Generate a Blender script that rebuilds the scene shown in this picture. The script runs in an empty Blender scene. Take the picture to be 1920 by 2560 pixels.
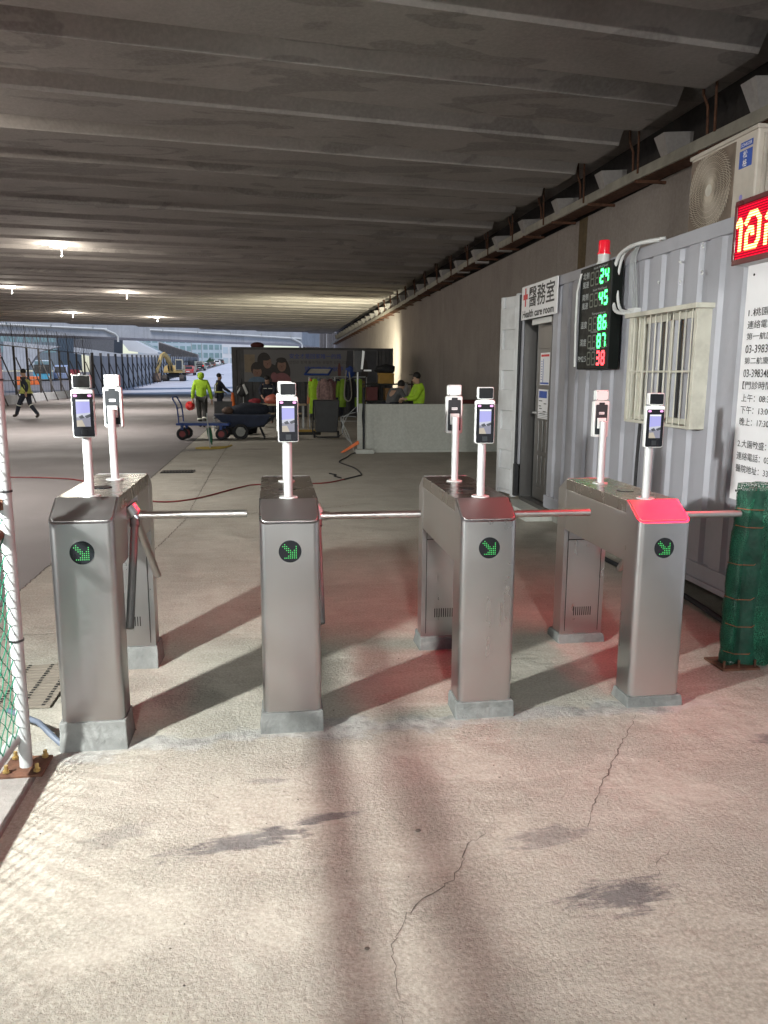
import bpy, bmesh, math, random
from mathutils import Vector, Matrix
S = bpy.context.scene
COL = S.collection
rnd = random.Random(7)
R = math.radians

# ---------------------------------------------------------------- camera
F_PX, CAM_H, PITCH, YAW, ROLL = 1950.0, 1.65, R(10.05), R(8.05), R(0.3)
FW = Vector((math.sin(YAW)*math.cos(PITCH), math.cos(YAW)*math.cos(PITCH), -math.sin(PITCH)))
_r0 = Vector((math.cos(YAW), -math.sin(YAW), 0)); _u0 = _r0.cross(FW)
RT = _r0*math.cos(ROLL) + _u0*math.sin(ROLL); UP = RT.cross(FW)
CAM = Vector((0, 0, CAM_H))
cd = bpy.data.cameras.new('camera'); co = bpy.data.objects.new('camera', cd); COL.objects.link(co)
cd.sensor_fit = 'VERTICAL'; cd.sensor_height = 24; cd.lens = 24*F_PX/2560
cd.clip_start = 0.05; cd.clip_end = 3000
m3 = Matrix((RT, UP, -FW)).transposed()
co.matrix_world = Matrix.Translation(CAM) @ m3.to_4x4()
S.camera = co

def at(px, py, Y):
    """World point seen at photo pixel (px, py) at depth Y: used to size far things."""
    d = FW*F_PX + RT*(px-960) - UP*(py-1280)
    return CAM + d*(Y/d.y)

# ---------------------------------------------------------------- sky, sun, exposure
w = bpy.data.worlds.new('World'); S.world = w; w.use_nodes = True
wn = w.node_tree; bg = wn.nodes['Background']
sky = wn.nodes.new('ShaderNodeTexSky'); sky.sky_type = 'NISHITA'; sky.sun_disc = False
sky.sun_elevation = R(58); sky.sun_rotation = R(200); sky.air_density = 1.0; sky.dust_density = 0.6; sky.ozone_density = 2.5
wn.links.new(sky.outputs[0], bg.inputs[0]); bg.inputs[1].default_value = 0.15
sl = bpy.data.lights.new('sun', 'SUN'); sl.energy = 3.0; sl.angle = R(14); sl.color = (1.0, 0.97, 0.93)
so = bpy.data.objects.new('sun', sl); COL.objects.link(so)
sdir = Vector((math.sin(R(200))*math.cos(R(58)), math.cos(R(200))*math.cos(R(58)), math.sin(R(58))))
so.rotation_euler = sdir.to_track_quat('Z', 'Y').to_euler(); so.location = (0, 120, 60)
S.view_settings.view_transform = 'Standard'; S.view_settings.look = 'None'
S.view_settings.exposure = 0.0; S.view_settings.gamma = 1.0; S.view_settings.use_curve_mapping = False
S.render.engine = 'CYCLES'
S.cycles.use_denoising = True
S.cycles.max_bounces = 7; S.cycles.diffuse_bounces = 4; S.cycles.glossy_bounces = 3
S.cycles.sample_clamp_indirect = 4.0
S.cycles.caustics_reflective = False; S.cycles.caustics_refractive = False

# ---------------------------------------------------------------- materials
MATS = {}
class NT:
    def __init__(s, name):
        s.m = bpy.data.materials.new(name); s.m.use_nodes = True
        s.t = s.m.node_tree; s.b = s.t.nodes['Principled BSDF']
        s.co = s.t.nodes.new('ShaderNodeTexCoord').outputs['Object']
        if 'floor' not in name:      # every copy of an object gets its own patch of the pattern
            rn = s.n('VectorMath', operation='SCALE', i0=(31.0, 47.0, 23.0), Scale=s.t.nodes.new('ShaderNodeObjectInfo').outputs['Random'])
            s.co = s.n('VectorMath', operation='ADD', i0=s.co, i1=rn.outputs[0]).outputs[0]
    def n(s, typ, **kw):
        nd = s.t.nodes.new('ShaderNode'+typ)
        for k, v in kw.items():
            if k in ('operation', 'blend_type', 'data_type', 'feature', 'noise_dimensions', 'wave_type', 'bands_direction', 'interpolation_type', 'vector_type', 'distance'):
                if k == 'distance' and typ != 'TexVoronoi': pass
                else: setattr(nd, k, v); continue
            k2 = k.replace('_', ' ')
            i = nd.inputs[int(k[1:])] if k[0] == 'i' and k[1:].isdigit() else nd.inputs[k2]
            if isinstance(v, bpy.types.NodeSocket): s.t.links.new(v, i)
            else: i.default_value = v
        return nd
    def noise(s, scale, detail=4.0, rough=0.55, vec=None, dist=0.0):
        return s.n('TexNoise', Vector=vec or s.co, Scale=scale, Detail=detail, Roughness=rough, Distortion=dist).outputs[0]
    def scaled(s, sc, rot=(0, 0, 0), loc=(0, 0, 0)):
        return s.n('Mapping', Vector=s.co, Scale=sc, Rotation=rot, Location=loc).outputs[0]
    def ramp(s, v, a, b, lo=0.0, hi=1.0):
        return s.n('MapRange', i0=v, i1=a, i2=b, i3=lo, i4=hi).outputs[0]
    def mix(s, f, a, b, mode='MIX'):
        nd = s.t.nodes.new('ShaderNodeMix'); nd.data_type = 'RGBA'; nd.blend_type = mode
        for i, v in ((0, f), (6, a), (7, b)):
            if isinstance(v, bpy.types.NodeSocket): s.t.links.new(v, nd.inputs[i])
            elif i == 0: nd.inputs[0].default_value = v
            else: nd.inputs[i].default_value = (*v, 1) if len(v) == 3 else v
        return nd.outputs[2]
    def math(s, op, a, b=0.0):
        return s.n('Math', operation=op, i0=a, i1=b).outputs[0]
    def set(s, **kw):
        for k, v in kw.items():
            i = s.b.inputs[k.replace('_', ' ')]
            if isinstance(v, bpy.types.NodeSocket): s.t.links.new(v, i)
            elif isinstance(v, tuple) and len(v) == 3: i.default_value = (*v, 1)
            else: i.default_value = v
        return s
    def bump(s, h, strength=0.3, dist=0.01, normal=None):
        nd = s.n('Bump', Height=h, Strength=strength); nd.inputs['Distance'].default_value = dist
        if normal is not None: s.t.links.new(normal, nd.inputs['Normal'])
        s.t.links.new(nd.outputs[0], s.b.inputs['Normal'])
        return nd.outputs[0]

def mat(name, c, rough=0.6, metal=0.0, var=0.18, scale=6.0, bump=0.0, bscale=60.0, emis=None, es=1.0, spec=None, dirt=0.0):
    """A plain surface with mottled colour, uneven gloss and optional grain and dirt."""
    if name in MATS: return MATS[name]
    t = NT(name)
    if emis is not None:
        t.set(Base_Color=c, Roughness=rough, Emission_Color=emis, Emission_Strength=es)
    else:
        nz = t.noise(scale, 5)
        c2 = tuple(x*(1-var) for x in c); c1 = tuple(min(1, x*(1+var*0.6)) for x in c)
        colr = t.mix(t.ramp(nz, 0.3, 0.7), c2, c1)
        if dirt > 0:
            colr = t.mix(t.math('MULTIPLY', t.ramp(t.noise(scale*0.45, 7, 0.65), 0.5, 0.72), dirt), colr, (0.10, 0.085, 0.07))
        t.set(Base_Color=colr, Metallic=metal, Roughness=t.ramp(t.noise(scale*2.3, 3), 0.3, 0.7, max(0.05, rough-0.08), min(1, rough+0.08)))
        if bump > 0: t.bump(t.noise(bscale, 4), bump, 0.01)
    if spec is not None: t.b.inputs['Specular IOR Level'].default_value = spec
    MATS[name] = t.m
    return t.m

def m_floor():
    t = NT('floor concrete')
    big = t.noise(0.9, 6, 0.6); mid = t.noise(5.5, 6, 0.65); fine = t.noise(70, 5, 0.7)
    c = t.mix(t.ramp(big, 0.3, 0.7), (0.27, 0.256, 0.214), (0.43, 0.412, 0.357))
    c = t.mix(t.ramp(mid, 0.35, 0.7, 0, 0.5), c, (0.265, 0.24, 0.195))
    c = t.mix(t.ramp(fine, 0.40, 0.66, 0.0, 0.6), c, (0.58, 0.54, 0.47))
    # pits and dark sand grains
    vo = t.n('TexVoronoi', Vector=t.co, Scale=85.0).outputs[0]
    grain = t.math('MULTIPLY', t.ramp(vo, 0.05, 0.22, 1, 0), t.ramp(t.noise(2.2, 5, 0.6), 0.45, 0.62))
    c = t.mix(t.math('MULTIPLY', grain, 0.6), c, (0.15, 0.125, 0.10))
    # trowel sweeps, long pale and dark streaks
    sw = t.noise(1.0, 5, 0.6, t.scaled((2.0, 9.0, 1.0), (0, 0, R(-28))), 1.2)
    c = t.mix(t.ramp(sw, 0.5, 0.75, 0, 0.34), c, (0.56, 0.52, 0.46))
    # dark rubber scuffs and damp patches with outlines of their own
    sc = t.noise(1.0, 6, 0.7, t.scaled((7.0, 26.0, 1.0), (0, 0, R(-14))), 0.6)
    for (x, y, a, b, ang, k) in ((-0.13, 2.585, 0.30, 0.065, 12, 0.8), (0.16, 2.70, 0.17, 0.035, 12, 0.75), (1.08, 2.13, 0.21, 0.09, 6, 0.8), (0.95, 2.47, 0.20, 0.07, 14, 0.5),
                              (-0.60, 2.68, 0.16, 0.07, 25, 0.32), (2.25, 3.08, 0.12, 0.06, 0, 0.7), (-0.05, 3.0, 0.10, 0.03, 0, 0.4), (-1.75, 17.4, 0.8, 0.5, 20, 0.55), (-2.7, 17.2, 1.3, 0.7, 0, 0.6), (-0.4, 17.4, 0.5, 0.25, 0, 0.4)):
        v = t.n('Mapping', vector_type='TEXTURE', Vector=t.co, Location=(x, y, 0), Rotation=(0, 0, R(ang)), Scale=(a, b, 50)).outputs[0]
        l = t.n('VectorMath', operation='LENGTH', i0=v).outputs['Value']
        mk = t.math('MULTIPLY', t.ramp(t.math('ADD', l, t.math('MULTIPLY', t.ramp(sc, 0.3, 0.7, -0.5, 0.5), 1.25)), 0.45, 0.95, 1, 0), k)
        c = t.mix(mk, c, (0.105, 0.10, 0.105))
    # smeared grey mortar along the row of pedestals
    xyz = t.n('SeparateXYZ', Vector=t.co)
    yy = t.math('SUBTRACT', xyz.outputs[1], t.math('ADD', t.math('MULTIPLY', xyz.outputs[0], 0.045), 3.43))
    yy = t.math('ADD', yy, t.ramp(t.noise(3.5, 5, 0.6), 0.25, 0.75, -0.13, 0.13))
    band = t.math('MULTIPLY', t.ramp(t.math('ABSOLUTE', yy), 0.05, 0.10, 1, 0), t.ramp(xyz.outputs[0], 1.9, 2.3, 1, 0))
    band = t.math('MULTIPLY', band, t.ramp(xyz.outputs[0], -1.2, -0.9, 0, 1))
    c = t.mix(t.math('MULTIPLY', band, 0.75), c, t.mix(t.ramp(t.noise(14, 4), 0.35, 0.65), (0.24, 0.245, 0.24), (0.50, 0.50, 0.48)))
    t.set(Base_Color=c, Roughness=0.9); t.b.inputs['Specular IOR Level'].default_value = 0.25
    patch = t.ramp(t.noise(2.0, 5, 0.6), 0.42, 0.62, 0.12, 1.25)
    h = t.math('ADD', t.math('MULTIPLY', t.noise(75, 5, 0.7), patch), t.math('MULTIPLY', t.noise(6, 4, 0.5), 0.9))
    h = t.math('ADD', h, t.math('MULTIPLY', sw, 0.18)); h = t.math('SUBTRACT', h, t.math('MULTIPLY', grain, 0.25))
    t.bump(h, 0.6, 0.026)
    MATS['floor concrete'] = t.m; return t.m

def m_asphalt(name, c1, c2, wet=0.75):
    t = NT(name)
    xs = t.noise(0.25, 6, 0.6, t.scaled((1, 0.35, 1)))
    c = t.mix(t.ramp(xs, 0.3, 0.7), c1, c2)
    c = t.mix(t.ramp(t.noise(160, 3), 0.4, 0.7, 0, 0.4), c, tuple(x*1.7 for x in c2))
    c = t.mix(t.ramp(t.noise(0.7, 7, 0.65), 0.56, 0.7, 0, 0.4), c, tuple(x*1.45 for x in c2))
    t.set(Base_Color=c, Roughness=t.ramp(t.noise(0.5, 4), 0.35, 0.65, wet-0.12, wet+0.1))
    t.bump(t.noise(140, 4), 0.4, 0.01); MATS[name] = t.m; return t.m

def m_concrete(name, c1, c2, streak=0.4, patch=0.4, bump=0.25, dark=(0.13, 0.105, 0.09), rough=0.85):
    t = NT(name)
    c = t.mix(t.ramp(t.noise(0.7, 6, 0.62), 0.3, 0.7), c1, c2)
    st = t.noise(1.0, 6, 0.6, t.scaled((5, 5, 0.25)))
    c = t.mix(t.ramp(st, 0.5, 0.8, 0, streak), c, dark)
    c = t.mix(t.ramp(t.noise(0.9, 2, 0.5, t.scaled((0.5, 1.6, 1)), 1.5), 0.565, 0.585, 0, patch), c, tuple(x*0.6 for x in c1))
    c = t.mix(t.ramp(t.noise(22, 5), 0.4, 0.75, 0, 0.25), c, tuple(min(1, x*1.5) for x in c2))
    t.set(Base_Color=c, Roughness=rough); t.b.inputs['Specular IOR Level'].default_value = 0.25
    t.bump(t.noise(14, 6, 0.65), bump, 0.03); MATS[name] = t.m; return t.m

def m_steel(name, c=(0.62, 0.62, 0.625), rough=0.29, axis=None, aniso=0.0):
    t = NT(name); sm = t.noise(3.5, 5, 0.6); sm2 = t.noise(1.0, 4, 0.6, t.scaled((14, 14, 0.8)))
    c0 = t.mix(t.ramp(sm, 0.3, 0.75), tuple(x*0.95 for x in c), c)
    rr = t.math('ADD', t.ramp(sm2, 0.3, 0.7, rough-0.012, rough+0.016), t.ramp(sm, 0.45, 0.75, -0.01, 0.03))
    t.set(Base_Color=c0, Metallic=1.0, Roughness=rr, Anisotropic=aniso); MATS[name] = t.m; return t.m

def m_glow(name, c, s):
    return mat(name, (0.01, 0.01, 0.01), 0.5, emis=c, es=s)

FLOOR = m_floor()
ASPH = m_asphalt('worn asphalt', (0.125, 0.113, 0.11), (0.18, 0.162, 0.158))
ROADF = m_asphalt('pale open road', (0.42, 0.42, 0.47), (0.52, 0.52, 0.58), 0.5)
DECK = m_concrete('deck concrete', (0.36, 0.335, 0.32), (0.47, 0.44, 0.425), 0.1, 0.5, 0.25)
WALLC = m_concrete('wall concrete', (0.31, 0.275, 0.255), (0.385, 0.345, 0.32), 0.22, 0.12, 0.2)
PLINTH = m_concrete('cement plinth', (0.125, 0.132, 0.128), (0.225, 0.23, 0.222), 0.25, 0.3, 0.55)
PALEC = m_concrete('pale panel concrete', (0.44, 0.45, 0.41), (0.52, 0.53, 0.49), 0.2, 0.1, 0.15)
FARC = m_concrete('far grey concrete', (0.36, 0.37, 0.40), (0.46, 0.47, 0.50), 0.55, 0.15, 0.2, (0.2, 0.2, 0.21))
STEEL = m_steel('brushed stainless steel')
STEELD = m_steel('dull lid steel', (0.46, 0.44, 0.41), 0.27, (3, 500, 3))
TUBE = m_steel('polished tube steel', (0.62, 0.60, 0.58), 0.36)
ALU = mat('satin aluminium pole', (0.60, 0.61, 0.61), 0.38, 0.35, 0.04, 9)
WHITEP = mat('white plastic', (0.64, 0.65, 0.64), 0.4, 0, 0.03)
BLACKG = mat('black glass', (0.012, 0.013, 0.016), 0.12, 0, 0.1)
BLACKP = mat('black plastic', (0.03, 0.03, 0.032), 0.5, 0, 0.2)
DARKG = mat('dark grey plastic', (0.035, 0.038, 0.042), 0.75, 0, 0.2, spec=0.15)
RUBBER = mat('black rubber', (0.022, 0.022, 0.024), 0.75, 0, 0.3, 20)
GALVP = mat('grey painted pipe', (0.40, 0.42, 0.42), 0.5, 0.15, 0.12, 14, dirt=0.25)
RUST = mat('rusty steel', (0.13, 0.06, 0.035), 0.85, 0.2, 0.45, 16, 0.4)
CONT = mat('grey lilac container paint', (0.37, 0.375, 0.415), 0.5, 0, 0.07, 1.8, 0.06, 40, dirt=0.3)
CONTD = mat('weathered white paint', (0.62, 0.63, 0.64), 0.55, 0, 0.12, 3, dirt=0.35)
CREAM = mat('cream window paint', (0.60, 0.585, 0.50), 0.5, 0, 0.1, 5, dirt=0.45)
GLASS = mat('dark window glass', (0.03, 0.032, 0.035), 0.15, 0, 0.1)
SIGNW = mat('white sign board', (0.80, 0.80, 0.82), 0.45, 0, 0.03)
INK = mat('black lettering', (0.012, 0.012, 0.014), 0.5, 0, 0.1)
REDINK = mat('red lettering', (0.62, 0.015, 0.02), 0.5, 0, 0.1)
BLUEINK = mat('blue lettering', (0.03, 0.09, 0.42), 0.5, 0, 0.1)
GREENW = mat('green coated wire', (0.008, 0.15, 0.085), 0.55, 0, 0.1)
DARKDOOR = m_steel('embossed dark door', (0.22, 0.215, 0.21), 0.42, (3, 3, 3))
SKIN = mat('skin', (0.50, 0.31, 0.22), 0.55, 0, 0.08)
HAIR = mat('black hair', (0.015, 0.013, 0.012), 0.6, 0, 0.3)
LIME = mat('lime green jacket fabric', (0.40, 0.66, 0.03), 0.75, 0, 0.14, 12, 0.4, 24)
NAVY = mat('navy work fabric', (0.022, 0.026, 0.04), 0.85, 0, 0.3, 12, 0.4, 24)
OLIVE = mat('dark trouser fabric', (0.035, 0.035, 0.032), 0.85, 0, 0.3, 12, 0.4, 24)
BOOT = mat('dark brown boot leather', (0.035, 0.022, 0.018), 0.6, 0, 0.3)
REFL = mat('pale reflective tape', (0.72, 0.72, 0.62), 0.4, 0, 0.06)
YELV = mat('yellow green vest fabric', (0.50, 0.52, 0.14), 0.75, 0, 0.14, 12)
REDP = mat('red plastic', (0.55, 0.02, 0.02), 0.4, 0, 0.15)
ORANGE = mat('orange plastic', (0.75, 0.16, 0.03), 0.5, 0, 0.15)
YELLOW = mat('machine yellow paint', (0.46, 0.32, 0.11), 0.5, 0, 0.2, 5, dirt=0.3)
BLUEP = mat('deep blue paint', (0.02, 0.06, 0.26), 0.45, 0, 0.2, 8, dirt=0.3)
TANW = mat('pale plywood', (0.42, 0.33, 0.22), 0.7, 0, 0.2, 10)

# ---------------------------------------------------------------- mesh helpers
class MB:
    """Collects shapes in one bmesh, linked as ONE mesh object by build()."""
    def __init__(s): s.bm = bmesh.new(); s.mi = 0
    def face(s, vs, flip=False):
        vs = [s.bm.verts.new(v) for v in vs]
        if flip: vs.reverse()
        try: f = s.bm.faces.new(vs); f.material_index = s.mi; return f
        except ValueError: return None
    def loft(s, rings, closed=True, caps=True):
        rv = [[s.bm.verts.new(p) for p in r] for r in rings]
        n = len(rv[0])
        for a, b in zip(rv, rv[1:]):
            for i in range(n if closed else n-1):
                j = (i+1) % n
                f = s.bm.faces.new((a[i], a[j], b[j], b[i])); f.material_index = s.mi
        if caps and closed:
            for r, rev in ((rv[0], True), (rv[-1], False)):
                f = s.bm.faces.new(list(reversed(r)) if rev else r); f.material_index = s.mi
        return s
    def box(s, x0, x1, y0, y1, z0, z1, rz=0.0, c=None, M=None):
        P = [(x0, y0), (x1, y0), (x1, y1), (x0, y1)]
        rings = [[Vector((x, y, z)) for x, y in P] for z in (z0, z1)]
        if rz:
            c = Vector(c) if c else Vector(((x0+x1)/2, (y0+y1)/2, 0)); m = Matrix.Rotation(rz, 3, 'Z')
            rings = [[m @ (p-c) + c for p in r] for r in rings]
        if M is not None: rings = [[M @ p for p in r] for r in rings]
        return s.loft(rings)
    def prism(s, poly, vec):
        v = Vector(vec); return s.loft([[Vector(p) for p in poly], [Vector(p)+v for p in poly]])
    def tube(s, pts, r, n=8, caps=True):
        pts = [Vector(p) for p in pts]; rings = []
        rr = r if isinstance(r, (list, tuple)) else [r]*len(pts)
        prev = None
        for i, p in enumerate(pts):
            a = pts[max(0, i-1)]; b = pts[min(len(pts)-1, i+1)]
            d = (b-a).normalized()
            if prev is None:
                ref = Vector((0, 0, 1)) if abs(d.z) < 0.9 else Vector((1, 0, 0)); u = d.cross(ref).normalized()
            else:
                u = (prev - d*prev.dot(d)); u = u.normalized() if u.length > 1e-6 else d.orthogonal().normalized()
            prev = u; v = d.cross(u)
            rings.append([p + (u*math.cos(2*math.pi*k/n) + v*math.sin(2*math.pi*k/n))*rr[i] for k in range(n)])
        return s.loft(rings, True, caps)
    def cyl(s, p, r, h, n=20, axis=(0, 0, 1), r2=None):
        a = Vector(axis).normalized(); p = Vector(p)
        return s.tube([p, p+a*h], [r, r if r2 is None else r2], n)
    def lathe(s, prof, c=(0, 0, 0), n=20):
        c = Vector(c)
        return s.loft([[c+Vector((r*math.cos(2*math.pi*k/n), r*math.sin(2*math.pi*k/n), z)) for k in range(n)] for r, z in prof])
    def ball(s, c, r, n=12, sc=(1, 1, 1)):
        c = Vector(c); m = max(4, n//2)
        return s.loft([[c+Vector((sc[0]*r*math.sin(math.pi*i/m)*math.cos(2*math.pi*k/n), sc[1]*r*math.sin(math.pi*i/m)*math.sin(2*math.pi*k/n), -sc[2]*r*math.cos(math.pi*i/m))) for k in range(n)] for i in [0.12]+list(range(1, m))+[m-0.12]])
    def quad(s, o, u, v):
        o, u, v = Vector(o), Vector(u), Vector(v); return s.face([o, o+u, o+u+v, o+v])
    def poly2(s, pts, o, u, v, off=0.0):
        o, u, v = Vector(o), Vector(u), Vector(v); nrm = u.cross(v).normalized()*off
        return s.face([o+u*a+v*b+nrm for a, b in pts])
    def build(s, name, mats, parent=None, smooth=30, bevel=0.0, bseg=2, loc=None, rz=0.0):
        bmesh.ops.remove_doubles(s.bm, verts=s.bm.verts, dist=1e-6)
        bmesh.ops.recalc_face_normals(s.bm, faces=s.bm.faces)
        me = bpy.data.meshes.new(name); s.bm.to_mesh(me); s.bm.free()
        for m in (mats if isinstance(mats, (list, tuple)) else [mats]): me.materials.append(m)
        if smooth:
            for p in me.polygons: p.use_smooth = True
            me.set_sharp_from_angle(angle=R(smooth))
        o = bpy.data.objects.new(name, me); COL.objects.link(o)
        if parent: o.parent = parent
        if loc: o.location = loc
        if rz: o.rotation_euler.z = rz
        if bevel:
            b = o.modifiers.new('edge', 'BEVEL'); b.width = bevel; b.segments = bseg; b.limit_method = 'ANGLE'; b.angle_limit = R(40)
            b.harden_normals = False
        return o

def tag(o, label=None, cat=None, group=None, kind=None):
    if label: o['label'] = label
    if cat: o['category'] = cat
    if group: o['group'] = group
    if kind: o['kind'] = kind
    return o
def thing(name, label, cat, loc=(0, 0, 0), rz=0.0, group=None):
    o = bpy.data.objects.new(name, None); COL.objects.link(o); o.empty_display_size = 0.1
    o.location = loc; o.rotation_euler = (0, 0, rz)
    return tag(o, label, cat, group)
def struct(mb, name, mats, smooth=0):
    return tag(mb.build(name, mats, smooth=smooth), kind='structure')
def copy_tree(o, parent=None):
    c = o.copy(); COL.objects.link(c); c.parent = parent
    for ch in list(o.children): copy_tree(ch, c)
    return c

DG = None
def text(mb, body, o, right, up, height, width=None, off=0.002, bold=0.0):
    """Flat lettering as faces, lower-left corner of its bounding box at o."""
    cu = bpy.data.curves.new('t', 'FONT'); cu.body = body; cu.size = 1.0; cu.offset = bold; cu.resolution_u = 3
    ob = bpy.data.objects.new('t', cu); COL.objects.link(ob)
    dg = bpy.context.evaluated_depsgraph_get(); me = bpy.data.meshes.new_from_object(ob.evaluated_get(dg))
    xs = [v.co.x for v in me.vertices]; ys = [v.co.y for v in me.vertices]
    if xs:
        x0, x1, y0, y1 = min(xs), max(xs), min(ys), max(ys)
        sy = height/max(1e-6, y1-y0); sx = sy if width is None else width/max(1e-6, x1-x0)
        right, up, o = Vector(right), Vector(up), Vector(o); nr = right.cross(up).normalized()*off
        vs = [mb.bm.verts.new(o + right*((v.co.x-x0)*sx) + up*((v.co.y-y0)*sy) + nr) for v in me.vertices]
        for p in me.polygons:
            try: f = mb.bm.faces.new([vs[i] for i in p.vertices]); f.material_index = mb.mi
            except ValueError: pass
    COL.objects.unlink(ob); bpy.data.objects.remove(ob); bpy.data.curves.remove(cu); bpy.data.meshes.remove(me)

SEG = {'0': 'abcdef', '1': 'bc', '2': 'abged', '3': 'abgcd', '4': 'fgbc', '5': 'afgcd', '6': 'afgedc', '7': 'abc', '8': 'abcdefg', '9': 'abcdfg'}
def seven(mb, d, o, right, up, w_, h_, t_, off=0.003):
    o, right, up = Vector(o), Vector(right), Vector(up); g = t_*0.25
    sh = {'a': (t_*.6, h_-t_, w_-t_*.6, h_), 'g': (t_*.6, h_/2-t_/2, w_-t_*.6, h_/2+t_/2), 'd': (t_*.6, 0, w_-t_*.6, t_),
          'f': (0, h_/2+g, t_, h_-t_*.6), 'b': (w_-t_, h_/2+g, w_, h_-t_*.6), 'e': (0, t_*.6, t_, h_/2-g), 'c': (w_-t_, t_*.6, w_, h_/2-g)}
    for k in SEG[d]:
        a, b, c, e = sh[k]; mb.poly2([(a, b), (c, b), (c, e), (a, e)], o, right, up, off)

def skin_obj(name, pts, edges, rad, m, parent=None, sub=2):
    me = bpy.data.meshes.new(name); me.from_pydata([Vector(p) for p in pts], edges, []); me.update()
    ob = bpy.data.objects.new(name, me); COL.objects.link(ob)
    sk = ob.modifiers.new('s', 'SKIN'); sk.use_smooth_shade = True
    for i, r in enumerate(rad):
        d = me.skin_vertices[0].data[i]; d.radius = r if isinstance(r, tuple) else (r, r); d.use_root = (i == 0)
    ss = ob.modifiers.new('ss', 'SUBSURF'); ss.levels = sub; ss.render_levels = sub
    dg = bpy.context.evaluated_depsgraph_get(); me2 = bpy.data.meshes.new_from_object(ob.evaluated_get(dg))
    me2.name = name; ob.modifiers.clear(); ob.data = me2; bpy.data.meshes.remove(me)
    me2.materials.clear(); me2.materials.append(m)
    for p in me2.polygons: p.use_smooth = True; p.material_index = 0
    if parent: ob.parent = parent
    return ob

# ================================================================ THE SETTING
def gz(x, y):
    """Height of the open ground: level under the deck, then a long ramp up."""
    K = [(62, 0), (80, .25), (100, .62), (140, 1.55), (180, 2.6), (250, 4.6), (420, 5.2), (900, 5.2)]
    if y <= 62: z = 0.0
    else:
        z = 5.2
        for (a, za), (b, zb) in zip(K, K[1:]):
            if a <= y <= b: z = za+(zb-za)*(y-a)/(b-a); break
    k = min(1, max(0.35, 1-(-14.5-x)/5*0.65)) if x < -14.5 else 1
    return z*k

def sheet(name, xs, ys, dz, m):
    mb = MB(); g = [[mb.bm.verts.new((x, y, gz(x, y)+dz)) for x in xs] for y in ys]
    for a, b in zip(g, g[1:]):
        for i in range(len(xs)-1): mb.bm.faces.new((a[i], a[i+1], b[i+1], b[i]))
    return struct(mb, name, m)
sheet('ground', [-600, -60, -20, -14.5, 0, 20, 60, 600], [-60, 0, 62, 80, 100, 140, 180, 250, 420, 900], -0.02, ASPH)
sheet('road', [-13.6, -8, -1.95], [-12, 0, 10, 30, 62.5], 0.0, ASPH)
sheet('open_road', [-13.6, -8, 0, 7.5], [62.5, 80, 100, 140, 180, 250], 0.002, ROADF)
mb = MB(); mb.face([(-1.95, -12, 0), (7.0, -12, 0), (7.0, 62.5, 0), (-1.95, 62.5, 0)]); struct(mb, 'floor', FLOOR)

# cracks, joints and the drain strip cut into the floor
DARKJ = mat('dark joint', (0.085, 0.072, 0.06), 0.95, 0, 0.3)
def crack(name, pts, w0, seed, jag=0.012, z=0.0025, m=None):
    r = random.Random(seed); P = []
    for a, b in zip(pts, pts[1:]):
        n = max(2, int((Vector(b)-Vector(a)).length/0.022))
        for k in range(n):
            f = k/n; P.append((a[0]+(b[0]-a[0])*f+r.uniform(-jag, jag), a[1]+(b[1]-a[1])*f+r.uniform(-jag, jag)))
    P.append(pts[-1]); mb = MB(); vs = []
    for i, p in enumerate(P):
        a = Vector(P[max(0, i-1)]); b = Vector(P[min(len(P)-1, i+1)]); d = (b-a).normalized(); nn = Vector((-d.y, d.x))
        ww = w0*r.uniform(0.3, 1.0)*(0.25+0.75*math.sin(math.pi*(i+0.5)/len(P))**0.5)
        vs.append((mb.bm.verts.new((p[0]+nn.x*ww, p[1]+nn.y*ww, z)), mb.bm.verts.new((p[0]-nn.x*ww, p[1]-nn.y*ww, z))))
    for a, b in zip(vs, vs[1:]): mb.bm.faces.new((a[0], a[1], b[1], b[0]))
    struct(mb, name, m or DARKJ)
crack('floor_crack', [(0.80, 2.60), (0.776, 2.561), (0.638, 2.444), (0.592, 2.314), (0.476, 2.216), (0.37, 2.125), (0.332, 2.043), (0.305, 1.933), (0.298, 1.86), (0.305, 1.803)], 0.0020, 3)
crack('floor_crack', [(0.305, 1.76), (0.30, 1.70), (0.306, 1.62), (0.30, 1.5)], 0.0012, 4)
crack('floor_crack', [(1.74, 3.40), (1.487, 3.05), (1.325, 2.827), (1.18, 2.605), (1.12, 2.5)], 0.0022, 5, 0.006)
crack('floor_crack', [(1.35, 2.33), (1.28, 2.27), (1.24, 2.2)], 0.0012, 6)
crack('floor_crack', [(-0.98, 8.95), (-0.3, 9.3), (0.5, 9.5), (1.2, 9.9)], 0.006, 8, 0.03)
crack('floor_joint', [(-1.30, 5.2), (-1.02, 8.9), (-1.06, 13.5), (-1.05, 22)], 0.006, 9, 0.012)
crack('floor_joint', [(-1.95, 4.8), (-1.95, 7), (-1.95, 12.7), (-1.95, 15.3), (-1.95, 40)], 0.012, 10, 0.012)
for k, y in enumerate((5.0, 9.6, 11.2, 12.6, 14.3, 16.0, 19.0)):
    crack('floor_joint', [(-1.9, y), (-1.06, y+0.05)], 0.004, 20+k, 0.006)
crack('floor_joint', [(1.2, 13.2), (2.6, 12.8), (3.0, 12.4)], 0.003, 31, 0.02)
for (x, y) in ((0.36, 2.8), (0.31, 2.62), (0.68, 2.95)):
    pass

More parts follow.
